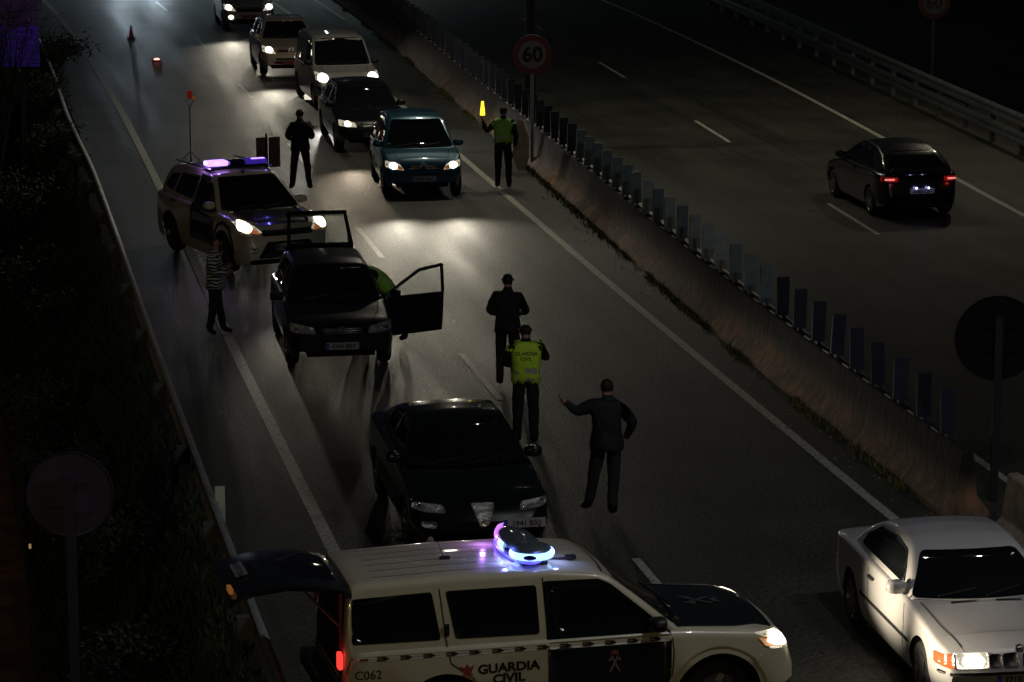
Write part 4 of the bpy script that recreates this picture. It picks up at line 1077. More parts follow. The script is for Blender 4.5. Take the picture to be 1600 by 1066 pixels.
# ---- parked patrol SUV with roof light bar
VIO = (0.42, 0.20, 1.0)
L_VIOLET = mat('beacon_violet', (.4, .2, .9), .3, emis=(.46, .27, 1.0), es=2.2)
L_PINK = mat('beacon_pink', (.5, .2, .7), .3, emis=(.60, .22, .95), es=1.1)
L_DEEP = mat('beacon_deep_blue', (.05, .03, .4), .12, emis=(.10, .05, .8), es=.25)
DOME = mat('beacon_dome', (.10, .13, .16), .08, coat=1.0)
sp = base(4.57, 1.84, 1.69, .36, 1.36, -1.30,
    [(-2.285, .75), (-2.25, .95), (-2.15, 1.08), (-1.0, 1.08), (.85, 1.06), (1.3, 1.04), (1.85, .98), (2.1, .90), (2.22, .78), (2.285, .58)],
    [(-2.15, 1.05), (-1.98, 1.40), (-1.78, 1.60), (-1.3, 1.67), (-.3, 1.69), (.20, 1.65), (1.12, 1.06)], .15, -1.7, 1.22,
    [[(-.28, 1.13), (.78, 1.11), (.22, 1.53), (-.26, 1.57)], [(-1.28, 1.15), (-.34, 1.13), (-.32, 1.57), (-1.18, 1.53)], [(-1.85, 1.20), (-1.36, 1.16), (-1.26, 1.52), (-1.62, 1.46)]],
    [(.48, .82), (.88, .86), (.88, 1.0), (.60, .94)], [(.52, .95), (.90, .95), (.88, 1.15), (.70, 1.15)], P_WHITE,
    flare=.035, ww=.22, hes=5.5, bulb_at=(.76, .92), bulb_r=.085, he=E_HEAD * 1.1, amber=[(.54, .80), (.70, .83), (.70, .90), (.58, .88)], amber_lit=True, seams=[[(.88, 1.06), (.95, .6), (.85, .36)], [(-.31, 1.57), (-.31, .36)]], handles=[(-.12, .98), (-1.15, 1.0)], mirror=(.72, 1.16), mirror_mat=P_WHITE,
    plate=(0, .55, 'PGC 5521 N', mat('plate_dim2', (.3, .3, .28), .4)), front=[('grille', [(-.5, .76), (.5, .76), (.5, .86), (-.5, .86)], BLACKP, .01), ('lower_grille', [(-.60, .36), (.60, .36), (.42, .66), (-.42, .66)], BLACKP, .01), ('fog_light', [(-.74, .47), (-.62, .47), (-.62, .56), (-.74, .56)], HEAD_OFF, .012), ('fog_light', [(.62, .47), (.74, .47), (.74, .56), (.62, .56)], HEAD_OFF, .012)],
    onhood=[('bonnet', [(1.0, -.70), (1.6, -.66), (2.05, -.50), (2.05, .50), (1.6, .66), (1.0, .70)], P_HOODBLK, .006)], badge=(0, .86, .06), arch=.43, rear=[])
suv, ub, _ = build_car(sp, (5.80, 57.7, 0), R(-73), 'white patrol off-road car with glowing violet light bar parked across the left edge line', cat='patrol car', name='patrol_car')
for sd in ('L', 'R'):
    patch('front_door', ub, sd, [(-.29, .42), (.84, .42), (.86, 1.06), (.24, 1.60), (-.29, 1.62)], P_GREEN, suv, off=.003, r=.04)
    patch('wheel_arch_trim', ub, sd, [(.92, .42), (.95, .60), (1.10, .82), (1.36, .90), (1.62, .82), (1.77, .60), (1.80, .42), (1.85, .42), (1.82, .64), (1.66, .88), (1.36, .96), (1.06, .88), (.90, .64), (.87, .42)], BLACKP, suv, off=.006)
for s in (-1, 1): MB().tube((-1.7, s * .60, 1.70), (.1, s * .62, 1.73), .018, .018, 6).build('roof_rail', METAL, suv)
lb = empty('light_bar', (-.22, 0, 1.74)); lb.parent = suv
bevel(MB().box((0, 0, -.01), (.30, 1.22, .05)).build('base_plate', BLACKP, lb), .01)
bevel(MB().box((0, -.40, .065), (.26, .42, .10)).build('lamp_lens', L_VIOLET, lb), .03, 3)
bevel(MB().box((0, 0, .060), (.24, .32, .09)).build('centre_housing', mat('lens_dark_blue', (.01, .01, .06), .1, coat=1), lb), .02)
bevel(MB().box((0, .40, .060), (.26, .42, .09)).build('lamp_lens', L_DEEP, lb), .03, 3)
bevel(MB().box((.06, .44, .112), (.10, .26, .012)).build('lamp_reflector', L_VIOLET, lb), .004)
bulb(lb, (.20, -.42, .07), E_BLUE * .08, VIO, .02, 'beacon_light'); bulb(lb, (-.20, -.42, .10), E_BLUE * .5, VIO, .02, 'beacon_light'); bulb(lb, (0, -.66, .10), E_BLUE * .35, VIO, .02, 'beacon_light')
bulb(lb, (0, .66, .08), E_BLUE * .2, (.15, .12, 1.0), .02, 'beacon_light')
MB().box((.20, -.1, .0), (.09, .05, .05)).build('aerial', BLACKP, suv).location = (.15, 0, 1.70)

# ---- near patrol vehicle, side on, tailgate raised
sp = base(4.74, 1.85, 1.84, .38, 1.50, -1.35,
    [(-2.37, .78), (-2.35, .98), (-2.30, 1.12), (-1.0, 1.12), (.85, 1.12), (1.2, 1.11), (1.95, 1.05), (2.2, .98), (2.32, .86), (2.37, .68)],
    [(-2.34, 1.10), (-2.32, 1.50), (-2.28, 1.70), (-2.20, 1.745), (-1.2, 1.775), (-.2, 1.765), (.28, 1.715), (.42, 1.66), (1.22, 1.12)], .34, -2.30, 1.36,
    [[(-2.27, 1.18), (-1.37, 1.17), (-1.44, 1.635), (-2.25, 1.615)], [(-1.22, 1.17), (-.36, 1.16), (-.37, 1.635), (-1.30, 1.635)]],
    [(.56, .80), (.90, .84), (.90, 1.03), (.60, .98)], None, P_WHITE,
    low=[(-2.37, .52), (-2.2, .42), (2.15, .40), (2.37, .50)], wheels='truck', ww=.25, flare=.05, arch=.47, rw=False, lit=(-1, 1), hes=4.0, bulb_at=(.80, .93), bulb_r=.075, he=560.0, hsize=60, hflat=.6, hcol=(1, .86, .62), amber=[(.84, .86), (.915, .88), (.915, .98), (.86, .97)],
    seams=[[(-1.36, 1.66), (-1.32, 1.18), (-1.29, .95), (-1.06, .78), (-.90, .52)], [(-.30, 1.70), (-.28, 1.1), (-.28, .46)], [(1.0, 1.10), (1.02, .9), (.98, .46)]], mirror=(.86, 1.20), mirror_mat=BLACKP,
    front=[('grille', [(-.5, .74), (.5, .74), (.5, .96), (-.5, .96)], BLACKP, .01), ('bumper_intake', [(-.6, .54), (.6, .54), (.6, .66), (-.6, .66)], BLACKP, .01)], plate=(0, .62, 'PGC 6318 N', None),
    onhood=[('bonnet', [(1.06, -.80), (1.7, -.78), (2.14, -.66), (2.14, .66), (1.7, .78), (1.06, .80)], P_GREEN, .006)], rf=.16, crown=.05, rs=.09, handles=[], er=.25, rb=.05, sig=.03)
sp['gh'].update(bowr=.0, tap=.0, crown=.02, sig=.03, r2=.075)
truck, tb, _ = build_car(sp, (6.14, 29.78, 0), R(3.0), 'near white and green patrol off-road vehicle seen side on with its tailgate raised', cat='patrol car', name='patrol_car')
DECALBK = mat('decal_black', (.008, .008, .008), .5); STRIPE = mat('decal_stripe', (.42, .34, .26), .4); STRIPEW = mat('decal_stripe_pale', (.50, .46, .38), .4); DECALRED = mat('decal_red', (.30, .04, .03), .5); DECALGOLD = mat('decal_gold', (.32, .15, .04), .5); DECALPINK = mat('decal_pale', (.26, .17, .15), .5)
for sd in ('R', 'L'):
    patch('front_door', tb, sd, [(-.285, .46), (.98, .46), (1.0, 1.10), (.40, 1.60), (.28, 1.655), (-.295, 1.665)], P_GREEN, truck, off=.003, r=.03)
    patch('side_window', tb, sd, [(-.22, 1.155), (.92, 1.145), (.36, 1.57), (-.22, 1.60)], GLASS, truck, off=.008, r=.04)
    patch('stripe', tb, sd, [(-2.26, 1.015), (-.30, 1.015), (-.30, 1.065), (-2.26, 1.065)], STRIPE, truck, off=.002)
    patch('stripe', tb, sd, [(-.27, 1.010), (.98, 1.010), (.98, 1.075), (-.27, 1.075)], STRIPEW, truck, off=.005)
    fl = sd == 'L'
    for i in range(13):
        P = []; Fc = []
        x = -2.03 + i * .233
        for (a, b, z0, z1) in ((0, .085, 1.045, 1.058), (0, .085, 1.022, 1.035), (.055, .11, 1.031, 1.049)):
            v, f, _ = fill_poly([(x + a, z0), (x + b, z0), (x + b + .012, (z0 + z1) / 2), (x + b, z1), (x + a, z1)], .2)
            k = len(P)
            for q in v: P.append(cast(tb, sd, q[0], q[1], .004 if x < -.35 else .007)[0])
            Fc += [tuple(j + k for j in t) for t in f]
        from_data('stripe_mark', P, Fc, DECALBK, truck)
    text_on('lettering', tb, sd, 'GUARDIA', (-.70, .862), .126, DECALBK, truck, .005, .003, fl, 1.16)
    text_on('lettering', tb, sd, 'CIVIL', (-.70, .752), .126, DECALBK, truck, .005, .003, fl, 1.16)
    text_on('lettering', tb, sd, 'C062', (-2.12, .880), .125, DECALBK, truck, .001, .003, fl, 1.0, .0)
    patch('stripe_mark', tb, sd, [(-2.26, 1.030), (-2.12, 1.030), (-2.12, 1.050), (-2.26, 1.050)], DECALRED, truck, off=.004)
    # emblems: crown over crossed sword and rods; red and gold map patch
    def deco(nm, polys, m_, cx, cz, sc):
        P = []; Fc = []
        for pl in polys:
            v, f, _ = fill_poly([(cx + (-a if fl else a) * sc, cz + b * sc) for a, b in pl], .08)
            k = len(P)
            for q in v: P.append(cast(tb, sd, q[0], q[1], .008 if cx > -.3 else .003)[0])
            Fc += [tuple(j + k for j in t) for t in f]
        return from_data(nm, P, Fc, m_, truck)
    deco('emblem', [strip_poly((-.45, -1.0), (.30, .45), .16), strip_poly((.45, -1.0), (-.30, .45), .16), strip_poly((-.55, .05), (-.1, .32), .2), strip_poly((.55, .05), (.1, .32), .2)], DECALPINK, .40, .85, .115)
    deco('emblem_crown', [[(-.28, .55), (.28, .55), (.36, .95), (.12, .80), (0, 1.08), (-.12, .80), (-.36, .95)]], mat('decal_crown', (.30, .07, .06), .5), .40, .85, .115)
    deco('crest', [[(-.6, -.1), (-.25, .1), (-.7, .75), (-.2, .55), (0, .9), (.25, .55), (.7, .8), (.35, .1), (.6, -.1)]], DECALRED, -1.13, .83, .115)
    deco('crest_base', [[(-.75, -.7), (-.5, -.2), (.1, -.15), (.5, -.2), (.9, -.72)]], DECALGOLD, -1.13, .83, .115)
    p, n_ = cast(tb, sd, -1.31, 1.26, .012)
    bevel(MB().box((0, 0, 0), (.055, .03, .13)).build('door_handle', BLACKP, truck), .012).location = p
    p, n_ = cast(tb, sd, -.12, 1.00, .015)
    bevel(MB().box((0, 0, 0), (.17, .035, .04)).build('door_handle', BLACKP, truck), .012).location = p
    # raised lip of the front wheel arch
    pts = []
    for i in range(17):
        a = math.pi * i / 16; pts.append((1.50 + .56 * math.cos(a), .38 + .56 * math.sin(a)))
    seams('arch_lip', tb, sd, [pts], truck, w=.03, m=P_WHITE, off=.014)
# hood emblem, pale crossed shape with crown
P = []; Fc = []
for pl in (strip_poly((1.40, .10), (1.70, .34), .05), strip_poly((1.40, .34), (1.70, .10), .05), [(1.72, .16), (1.80, .12), (1.78, .22), (1.80, .32), (1.72, .28)], strip_poly((1.46, .05), (1.52, .16), .05), strip_poly((1.46, .39), (1.52, .28), .05)):
    v, f, _ = fill_poly(pl, .08); k = len(P)
    for q in v: P.append(cast(tb, 'T', q[0], q[1] - .15, .014)[0])
    Fc += [tuple(j + k for j in t) for t in f]
from_data('bonnet_emblem', P, Fc, mat('decal_grey', (.05, .06, .055), .5), truck)
# roof ribs, aerial
for y0 in (-.50, -.30, -.10, .10, .30, .50):
    seams('roof_rib', tb, 'T', [[(-1.98, y0), (-.62, y0)]], truck, w=.022, m=P_WHITE, off=.009)
ar_ = MB().box((0, 0, .014), (.10, .045, .028)).tube((-.01, 0, .02), (-.075, 0, .20), .005, .003, 6).build('aerial', BLACKP, truck); p, _n = cast(tb, 'T', -1.17, -.12); ar_.location = p
# light bar: arrow shaped, lit near end
tl = empty('light_bar', (-.32, 0, 1.80)); tl.parent = truck
L_CYAN = mat('beacon_cyan', (.5, .8, 1), .3, emis=(.30, .56, 1.0), es=2.2); L_BLUE = mat('beacon_blue', (.1, .1, 1), .3, emis=(.12, .10, 1.0), es=1.3)
bs = MB(); bs.box((0.0, -.02, -.012), (.26, .95, .035)); bs.box((.30, -.30, -.03), (.26, .03, .02)); bs.box((.42, -.30, -.02), (.10, .08, .035)); bs.build('base_plate', BLACKP, tl)
def pod(name, c, rx, ry, z0, z1, m_, n=36, top_=False, a0=0.0, a1=2 * math.pi, parent=None, out=0.0):
    v = []; k = 8; full = a1 - a0 > 6.28
    nn = n if full else n + 1
    for i in range(nn):
        t = a0 + (a1 - a0) * i / n
        ce, se = math.cos(t), math.sin(t)
        for j in range(k):
            q = j / (k - 1); s_ = 1 + .08 * math.sin(math.pi * q) if not top_ else math.cos(q * math.pi / 2)
            zz = z0 + (z1 - z0) * (q if not top_ else math.sin(q * math.pi / 2))
            v.append((c[0] + (rx * s_ + out) * ce, c[1] + (ry * s_ + out) * se, zz))
    f = [(i * k + j, ((i + 1) % nn) * k + j, ((i + 1) % nn) * k + j + 1, i * k + j + 1) for i in range(nn if full else nn - 1) for j in range(k - 1)]
    return from_data(name, v, f, m_, parent or tl, True)
C0 = (-.05, 0, 0)
pod('lamp_base', C0, .20, .56, .0, .035, L_BLUE); pod('lens_band', C0, .19, .55, .035, .105, mat('lens_dark_blue', (.01, .01, .06), .1, coat=1)); pod('lamp_dome', C0, .19, .55, .105, .165, DOME, top_=True)
pod('lamp_lens', (0, -.36, 0), .215, .205, .035, .110, L_CYAN); pod('lamp_dome', (0, -.36, 0), .20, .19, .110, .172, DOME, top_=True)
pod('lamp_lens', C0, .19, .55, .035, .150, L_PINK, a0=R(95), a1=R(172), out=.006, n=14)
pod('lamp_lens', C0, .19, .55, .030, .135, L_CYAN, a0=R(176), a1=R(196), out=.007, n=6)
bulb(tl, (-.27, -.36, .10), E_BLUE * .45, (.22, .24, 1.0), .02, 'beacon_light'); bulb(tl, (.27, -.40, .10), E_BLUE * .22, (.28, .35, 1.0), .02, 'beacon_light'); bulb(tl, (-.34, .36, .10), E_BLUE * .35, (.45, .2, 1.0), .02, 'beacon_light'); bulb(tl, (0, -.56, .10), E_BLUE * .12, (.28, .3, 1.0), .02, 'beacon_light')
# rear opening and raised tailgate
patch('rear_opening', tb, 'B', [(-.70, .74), (.70, .74), (.66, 1.12), (.60, 1.70), (-.60, 1.70), (-.66, 1.12)], UNDER, truck, off=.006, r=.06)
bevel(MB().box((-2.385, -.80, 1.02), (.05, .11, .17)).build('tail_light_lit', RED_LIT, truck), .015)
bevel(MB().box((-2.36, -.72, 1.40), (.03, .045, .56)).build('pillar_trim', mat('trim_red', (.20, .03, .025), .35), truck), .01)
bevel(MB().box((-2.37, .62, 1.34), (.03, .04, .22)).build('pillar_trim', REDLENS, truck), .01)
bulb(truck, (-2.60, -.80, 1.03), .12, (1, .06, .03), .03, 'tail_light_glow')
bevel(MB().box((-2.40, 0, .60), (.22, 1.66, .18)).build('rear_bumper', BLACKP, truck), .04, 3)
gt = empty('tailgate', (-2.24, 0, 1.72)); gt.parent = truck; gt.rotation_euler = (0, R(3), 0)
st = [(0, 0), (-.12, .045), (-.35, .075), (-.62, .085), (-.72, .07), (-.95, .03), (-1.12, -.03), (-1.20, -.10)]
def gate(name, rng, wa, zoff, m_, th_=.05):
    v = []; f = []; nn = 9
    for s2 in (0, 1):
        for (x, z) in rng:
            w = .73 - .06 * (-x / 1.2) - wa
            for i in range(nn):
                t = -1 + 2 * i / (nn - 1); v.append((x, w * t, z + zoff - .05 * t * t - s2 * th_))
    k = len(rng); B = k * nn
    for a in range(k - 1):
        for i in range(nn - 1):
            f.append((a * nn + i, a * nn + i + 1, (a + 1) * nn + i + 1, (a + 1) * nn + i)); f.append((B + a * nn + i, B + (a + 1) * nn + i, B + (a + 1) * nn + i + 1, B + a * nn + i + 1))
    per = [i for i in range(nn)] + [a * nn + nn - 1 for a in range(1, k)] + [(k - 1) * nn + i for i in range(nn - 2, -1, -1)] + [a * nn for a in range(k - 2, 0, -1)]
    for a, b in zip(per, per[1:] + per[:1]): f.append((a, b, B + b, B + a))
    o = from_data(name, v, f, m_, gt, True); fix_normals(o); o.data.set_sharp_from_angle(angle=R(40)); return o
gate('gate_panel', st, 0, 0, P_HOODBLK); gate('gate_glass', st[1:4], .10, .008, GLASS, .01)
pl = MB().box((0, 0, 0), (.12, .44, .012)).build('number_plate', PLATE, gt); pl.location = (-1.02, -.02, .025); pl.rotation_euler = (0, R(-18), 0)
text_flat('plate_lettering', 'PGC 6318 N', .09, Matrix.Translation((0, 0, .008)) @ Matrix.Rotation(R(90), 4, 'Z'), PLATETXT, pl, .002)
MB().box((-1.17, -.45, -.06), (.04, .18, .05)).build('reflector', AMBER, gt)
MB().box((-.86, 0, .055), (.05, .30, .03)).build('gate_handle', CHROME, gt)
wp = MB().tube((-.66, 0, .10), (-.30, .34, .11), .012, .008, 6).build('rear_wiper', BLACKP, gt)
for s in (-1, 1): MB().tube((-.05, s * .62, -.45), (-.50, s * .62, -.0), .012, .018, 6).build('gas_strut', METAL, gt)

# ================================================================== PEOPLE
SKIN = mat('skin', (0.35, 0.20, 0.14), 0.5); HAIR = mat('hair_dark', (0.012, 0.009, 0.007), 0.6, bump=0.4, bump_scale=200)
UNI = mat('uniform_dark_green', (0.006, 0.010, 0.009), 0.85, noise_amt=0.3, noise_scale=8, bump=0.5, bump_scale=18)
UNI2 = mat('uniform_black', (0.007, 0.007, 0.009), 0.85, noise_amt=0.3, noise_scale=8, bump=0.5, bump_scale=18)
TRO = mat('trousers_dark', (0.008, 0.011, 0.010), 0.85, noise_amt=0.3, noise_scale=8, bump=0.5, bump_scale=14)
BOOT = mat('boot_black', (0.006, 0.006, 0.006), 0.35)
HIVIS = mat('hivis_yellow', (0.60, 0.95, 0.05), 0.6, emis=None, noise_amt=0.12, noise_scale=9, bump=0.6, bump_scale=12)
HIVISG = mat('hivis_green', (0.28, 0.62, 0.08), 0.6, noise_amt=0.12, noise_scale=9, bump=0.6, bump_scale=12)
TAPE = mat('reflective_tape', (0.42, 0.50, 0.34), 0.4)
def zebra():
    m = bpy.data.materials.new('zebra_jacket'); m.use_nodes = True; nt = m.node_tree; b = _out(m); N = nt.nodes.new; Lk = nt.links.new
    tc = N('ShaderNodeTexCoord'); w = N('ShaderNodeTexWave'); w.bands_direction = 'Z'; w.inputs['Scale'].default_value = 5.6; w.inputs['Distortion'].default_value = 5.5; w.inputs['Detail'].default_value = 1.5; w.inputs['Detail Scale'].default_value = 1.0
    Lk(tc.outputs['Object'], w.inputs['Vector']); cr = N('ShaderNodeValToRGB'); e = cr.color_ramp.elements
    e[0].position = .48; e[0].color = (.008, .010, .010, 1); e[1].position = .56; e[1].color = (.42, .50, .47, 1); Lk(w.outputs['Fac'], cr.inputs[0]); Lk(cr.outputs[0], b.inputs['Base Color']); b.inputs['Roughness'].default_value = .8
    return m
def person(loc, rz, label, J=None, H=1.76, mats=None, hair=True, group=None, bulk=1.0, cap=None, vest=None, mesh_from=None):
    s = H / 1.80
    t = empty('person', loc, rz, label=label, cat='person', group=group)
    P = dict(pelvis=(0, 0, .97), spine=(0, 0, 1.13), chest=(.0, 0, 1.33), collar=(0, 0, 1.46), neck=(.012, 0, 1.545), head1=(.03, 0, 1.615), head2=(.02, 0, 1.69), head3=(.010, 0, 1.762))
    for sd, k in (('L', 1), ('R', -1)):
        P.update({'sh' + sd: (0, k * .180, 1.410), 'el' + sd: (-.02, k * .26, 1.15), 'wr' + sd: (.06, k * .27, .90), 'ha' + sd: (.08, k * .27, .82),
                  'hip' + sd: (0, k * .095, .93), 'kn' + sd: (.02, k * .11, .51), 'an' + sd: (-.01, k * .12, .095), 'toe' + sd: (.15, k * .135, .045)})
    if J: P.update(J)
    Rd = dict(pelvis=.158, spine=.158, chest=.172, collar=.112, neck=.058, head1=.076, head2=.094, head3=.046)
    for sd in 'LR': Rd.update({'sh' + sd: .092, 'el' + sd: .064, 'wr' + sd: .040, 'ha' + sd: .036, 'hip' + sd: .112, 'kn' + sd: .084, 'an' + sd: .064, 'toe' + sd: .045})
    names = list(P); E_ = [('pelvis', 'spine'), ('spine', 'chest'), ('chest', 'collar'), ('collar', 'neck'), ('neck', 'head1'), ('head1', 'head2'), ('head2', 'head3')]
    for sd in 'LR': E_ += [('chest', 'sh' + sd), ('sh' + sd, 'el' + sd), ('el' + sd, 'wr' + sd), ('wr' + sd, 'ha' + sd), ('pelvis', 'hip' + sd), ('hip' + sd, 'kn' + sd), ('kn' + sd, 'an' + sd), ('an' + sd, 'toe' + sd)]
    me = bpy.data.meshes.new('sk'); me.from_pydata([tuple(c * s for c in P[n]) for n in names], [(names.index(a), names.index(b)) for a, b in E_], [])
    o = bpy.data.objects.new('sk', me); COL.objects.link(o)
    md = o.modifiers.new('skin', 'SKIN'); md.use_smooth_shade = True
    for i, n in enumerate(names):
        r = Rd[n] * s * (bulk if n in ('pelvis', 'spine', 'chest', 'collar') or n[:2] in ('sh', 'el') else 1.0)
        w = 1.22 if n in ('chest', 'spine', 'pelvis') else 1.0
        me.skin_vertices[0].data[i].radius = (r, r * 1.0)
        me.skin_vertices[0].data[i].use_root = (n == 'pelvis')
    sb_ = o.modifiers.new('sub', 'SUBSURF'); sb_.levels = 2; sb_.render_levels = 2
    bpy.context.view_layer.update()
    ev = bpy.data.meshes.new_from_object(o.evaluated_get(bpy.context.evaluated_depsgraph_get()))
    V = [v.co.copy() for v in ev.vertices]; F = [tuple(p.vertices) for p in ev.polygons]
    bpy.data.objects.remove(o); bpy.data.meshes.remove(me); bpy.data.meshes.remove(ev)
    seg = [(a, b, Vector(P[a]) * s, Vector(P[b]) * s) for a, b in E_]
    def near(c):
        best = None
        for a, b, p, q in seg:
            d = q - p; u = max(0, min(1, (c - p).dot(d) / max(1e-9, d.length_squared))); dd = (c - p - d * u).length / (Rd[a] * (1 - u) + Rd[b] * u)
            if best is None or dd < best[0]: best = (dd, a, b, u)
        return best[1:]
    NBODY = len(F)
    # cloth folds: small displacement
    for i, v in enumerate(V):
        a, b, u = near(v)
        if a not in ('neck', 'head1', 'head2') and a[:2] not in ('wr',):
            V[i] = v + Vector((noise.noise(v * 9), noise.noise(v * 9 + Vector((5, 1, 2))), 0)) * .014
    mt = mats or (UNI, TRO)
    ms = [SKIN, mt[0], mt[1], BOOT]; FM = []
    for f in F:
        c = sum((V[i] for i in f), Vector()) / len(f); a, b, u = near(c)
        if a in ('neck', 'head1', 'head2') or (a == 'collar' and u > .75) or a[:2] == 'wr': k = 0
        elif a[:2] == 'an' or (a[:2] == 'kn' and u > .86): k = 3
        elif a[:3] == 'hip' or a[:2] == 'kn' or (a == 'pelvis' and b[:3] == 'hip') or (a == 'pelvis' and u < .12): k = 2
        else: k = 1
        FM.append(k)
    # fingers: four and a thumb, tapered and bent, rooted in the palm
    nF = []
    def addtube(p, q, r0, r1, k, n=6):
        m = MB().tube(p, q, r0, r1, n); B = len(V); V.extend(Vector(x) for x in m.v); F.extend(tuple(i + B for i in f) for f in m.f); FM.extend([k] * len(m.f))
    for sd, kk in (('L', 1), ('R', -1)):
        w_, h_ = Vector(P['wr' + sd]) * s, Vector(P['ha' + sd]) * s; d = (h_ - w_).normalized(); e = (w_ - Vector(P['el' + sd]) * s).normalized()
        side = d.cross(Vector((0, kk, 0))) if abs(d.y) < .8 else d.cross(Vector((0, 0, 1))); side = side.normalized() if side.length > .1 else Vector((1, 0, 0)); curl = side.cross(d).normalized() * (-kk)
        for j, ln in enumerate((.072, .082, .076, .060)):
            p = h_ + side * (.028 - .019 * j) * s; m1 = p + d * ln * .55 * s + curl * .012; m2 = m1 + (d * .6 + curl * .8).normalized() * ln * .5 * s
            addtube(p, m1, .010, .009, 0); addtube(m1, m2, .009, .007, 0)
        p = w_ + (h_ - w_) * .5 + side * .022; m1 = p + (side * .8 + d * .5).normalized() * .045; addtube(p, m1, .012, .010, 0); addtube(m1, m1 + (d + curl * .5).normalized() * .03, .010, .008, 0)
    # face: nose, ears, eyes, mouth
    hc = Vector(P['head2']) * s; fx = Vector((1, 0, 0)) if not J or 'look' not in (J or {}) else Vector(J['look']).normalized()
    sy = Vector((0, 0, 1)).cross(fx).normalized()
    addtube(hc + fx * .082 + Vector((0, 0, .0)), hc + fx * .112 + Vector((0, 0, -.040)), .010, .016, 0)
    for k in (-1, 1):
        addtube(hc + sy * k * .088 + Vector((0, 0, -.035)), hc + sy * k * .090 + Vector((0, 0, .0)), .008, .011, 0)
        addtube(hc + fx * .086 + sy * k * .033 + Vector((0, 0, -.004)), hc + fx * .094 + sy * k * .033 + Vector((0, 0, -.004)), .011, .007, 3)
    addtube(hc + fx * .088 + sy * .022 + Vector((0, 0, -.068)), hc + fx * .088 - sy * .022 + Vector((0, 0, -.068)), .006, .006, 3)
    body = from_data('body', V, F, None, t, True, ms, FM)
    if hair:
        B = []; Fh = []; idx = {}
        for f in F[:NBODY]:
            c = sum((V[i] for i in f), Vector()) / len(f)
            r = c - hc
            if r.length < .16 and (r.z > .012 + max(0, r.dot(fx)) * .6 or (r.dot(fx) < -.015 and r.z > -.075)) and near(c)[0] in ('head1', 'head2', 'neck'):
                q = []
                for i in f:
                    if i not in idx: idx[i] = len(B); B.append(V[i] + (V[i] - hc).normalized() * .006)
                    q.append(idx[i])
                Fh.append(tuple(q))
        ho = from_data('hair' if not cap else 'cap', B, Fh, cap or HAIR, t, True); sm = ho.modifiers.new('solid', 'SOLIDIFY'); sm.thickness = .012; sm.offset = -1
        if cap:
            pk = MB(); c0 = hc + fx * .085 + Vector((0, 0, .035))
            v = [c0 + sy * (.07 * a) + fx * (b * .075 * (1 - .35 * a * a)) + Vector((0, 0, -.012 * b)) for b in (0, 1) for a in (-1, -.5, 0, .5, 1)]
            pk.add(v + [x - Vector((0, 0, .008)) for x in v], [(i, i + 1, i + 6, i + 5) for i in range(4)] + [(10 + i, 15 + i, 16 + i, 11 + i) for i in range(4)]); pk.build('cap_peak', cap, ho)
    vo = None
    if vest:
        vm, z0, z1 = vest['mat'], vest.get('z0', .98) * s, vest.get('z1', 1.49) * s
        B = []; Fh = []; idx = {}; fmn = []
        bmn = {}
        nb = body.data; nb.calc_loop_triangles()
        nr = [v.normal.copy() for v in nb.vertices]
        bands = vest.get('bands', ())
        for f in F:
            c = sum((V[i] for i in f), Vector()) / len(f); a, b, u = near(c)
            tors = (a in ('pelvis', 'spine', 'chest') and not (b[:2] == 'sh' and u > .95)) or (a[:2] == 'sh' and u < .15) or (a[:3] == 'hip' and not vest.get('lean'))
            if vest.get('lean') or (z0 < c.z < z1):
                if tors:
                    q = []
                    for i in f:
                        if i not in idx: idx[i] = len(B); B.append(V[i] + nr[i] * .028)
                        q.append(idx[i])
                    Fh.append(tuple(q)); fmn.append(1 if any(l * s < c.z < h_2 * s for l, h_2 in bands) else 0)
        vo = from_data('vest', B, Fh, None, t, True, [vm, TAPE], fmn); sm = vo.modifiers.new('solid', 'SOLIDIFY'); sm.thickness = .006; sm.offset = -1
        if vest.get('text'):
            tree = BVHTree.FromPolygons(B, Fh)
            for i, (wd, z, sz) in enumerate(vest['text']):
                v, f = text_geo(wd, sz, .001); Q = []
                for q in v:
                    h_t = tree.ray_cast(Vector((-2, -q[0], z * s + q[1])), Vector((1, 0, 0)))
                    Q.append((h_t[0].x - .008 if h_t[0] else -.2, -q[0], z * s + q[1]))
                from_data('vest_lettering', Q, f, mat('vest_ink', (.03, .10, .05), .6), vo)
        if vest.get('straps'):
            pass
    # lower edge of the jacket
    if not vest and not (J and 'pelvis' in J):
        n = 22; v = []; hx_ = (Vector(P['hipL']) + Vector(P['hipR'])) * .5 * s
        for jz, (zz, ra) in enumerate(((1.12, .138), (1.02, .150), (.92, .163), (.86, .160))):
            for i in range(n):
                a = 2 * math.pi * i / n; w_ = 1 + .03 * math.sin(5 * a + jz)
                v.append((ra * s * bulk * w_ * .88 * math.cos(a), ra * s * bulk * w_ * 1.10 * math.sin(a), zz * s + .012 * math.sin(3 * a)))
        f = [(j * n + i, j * n + (i + 1) % n, (j + 1) * n + (i + 1) % n, (j + 1) * n + i) for j in range(3) for i in range(n)]
        jh = from_data('jacket_hem', v, f, mt[0], t, True); sm = jh.modifiers.new('solid', 'SOLIDIFY'); sm.thickness = .012
    # belt
    pv = Vector(P['pelvis']) * s; sp_ = Vector(P['spine']) * s
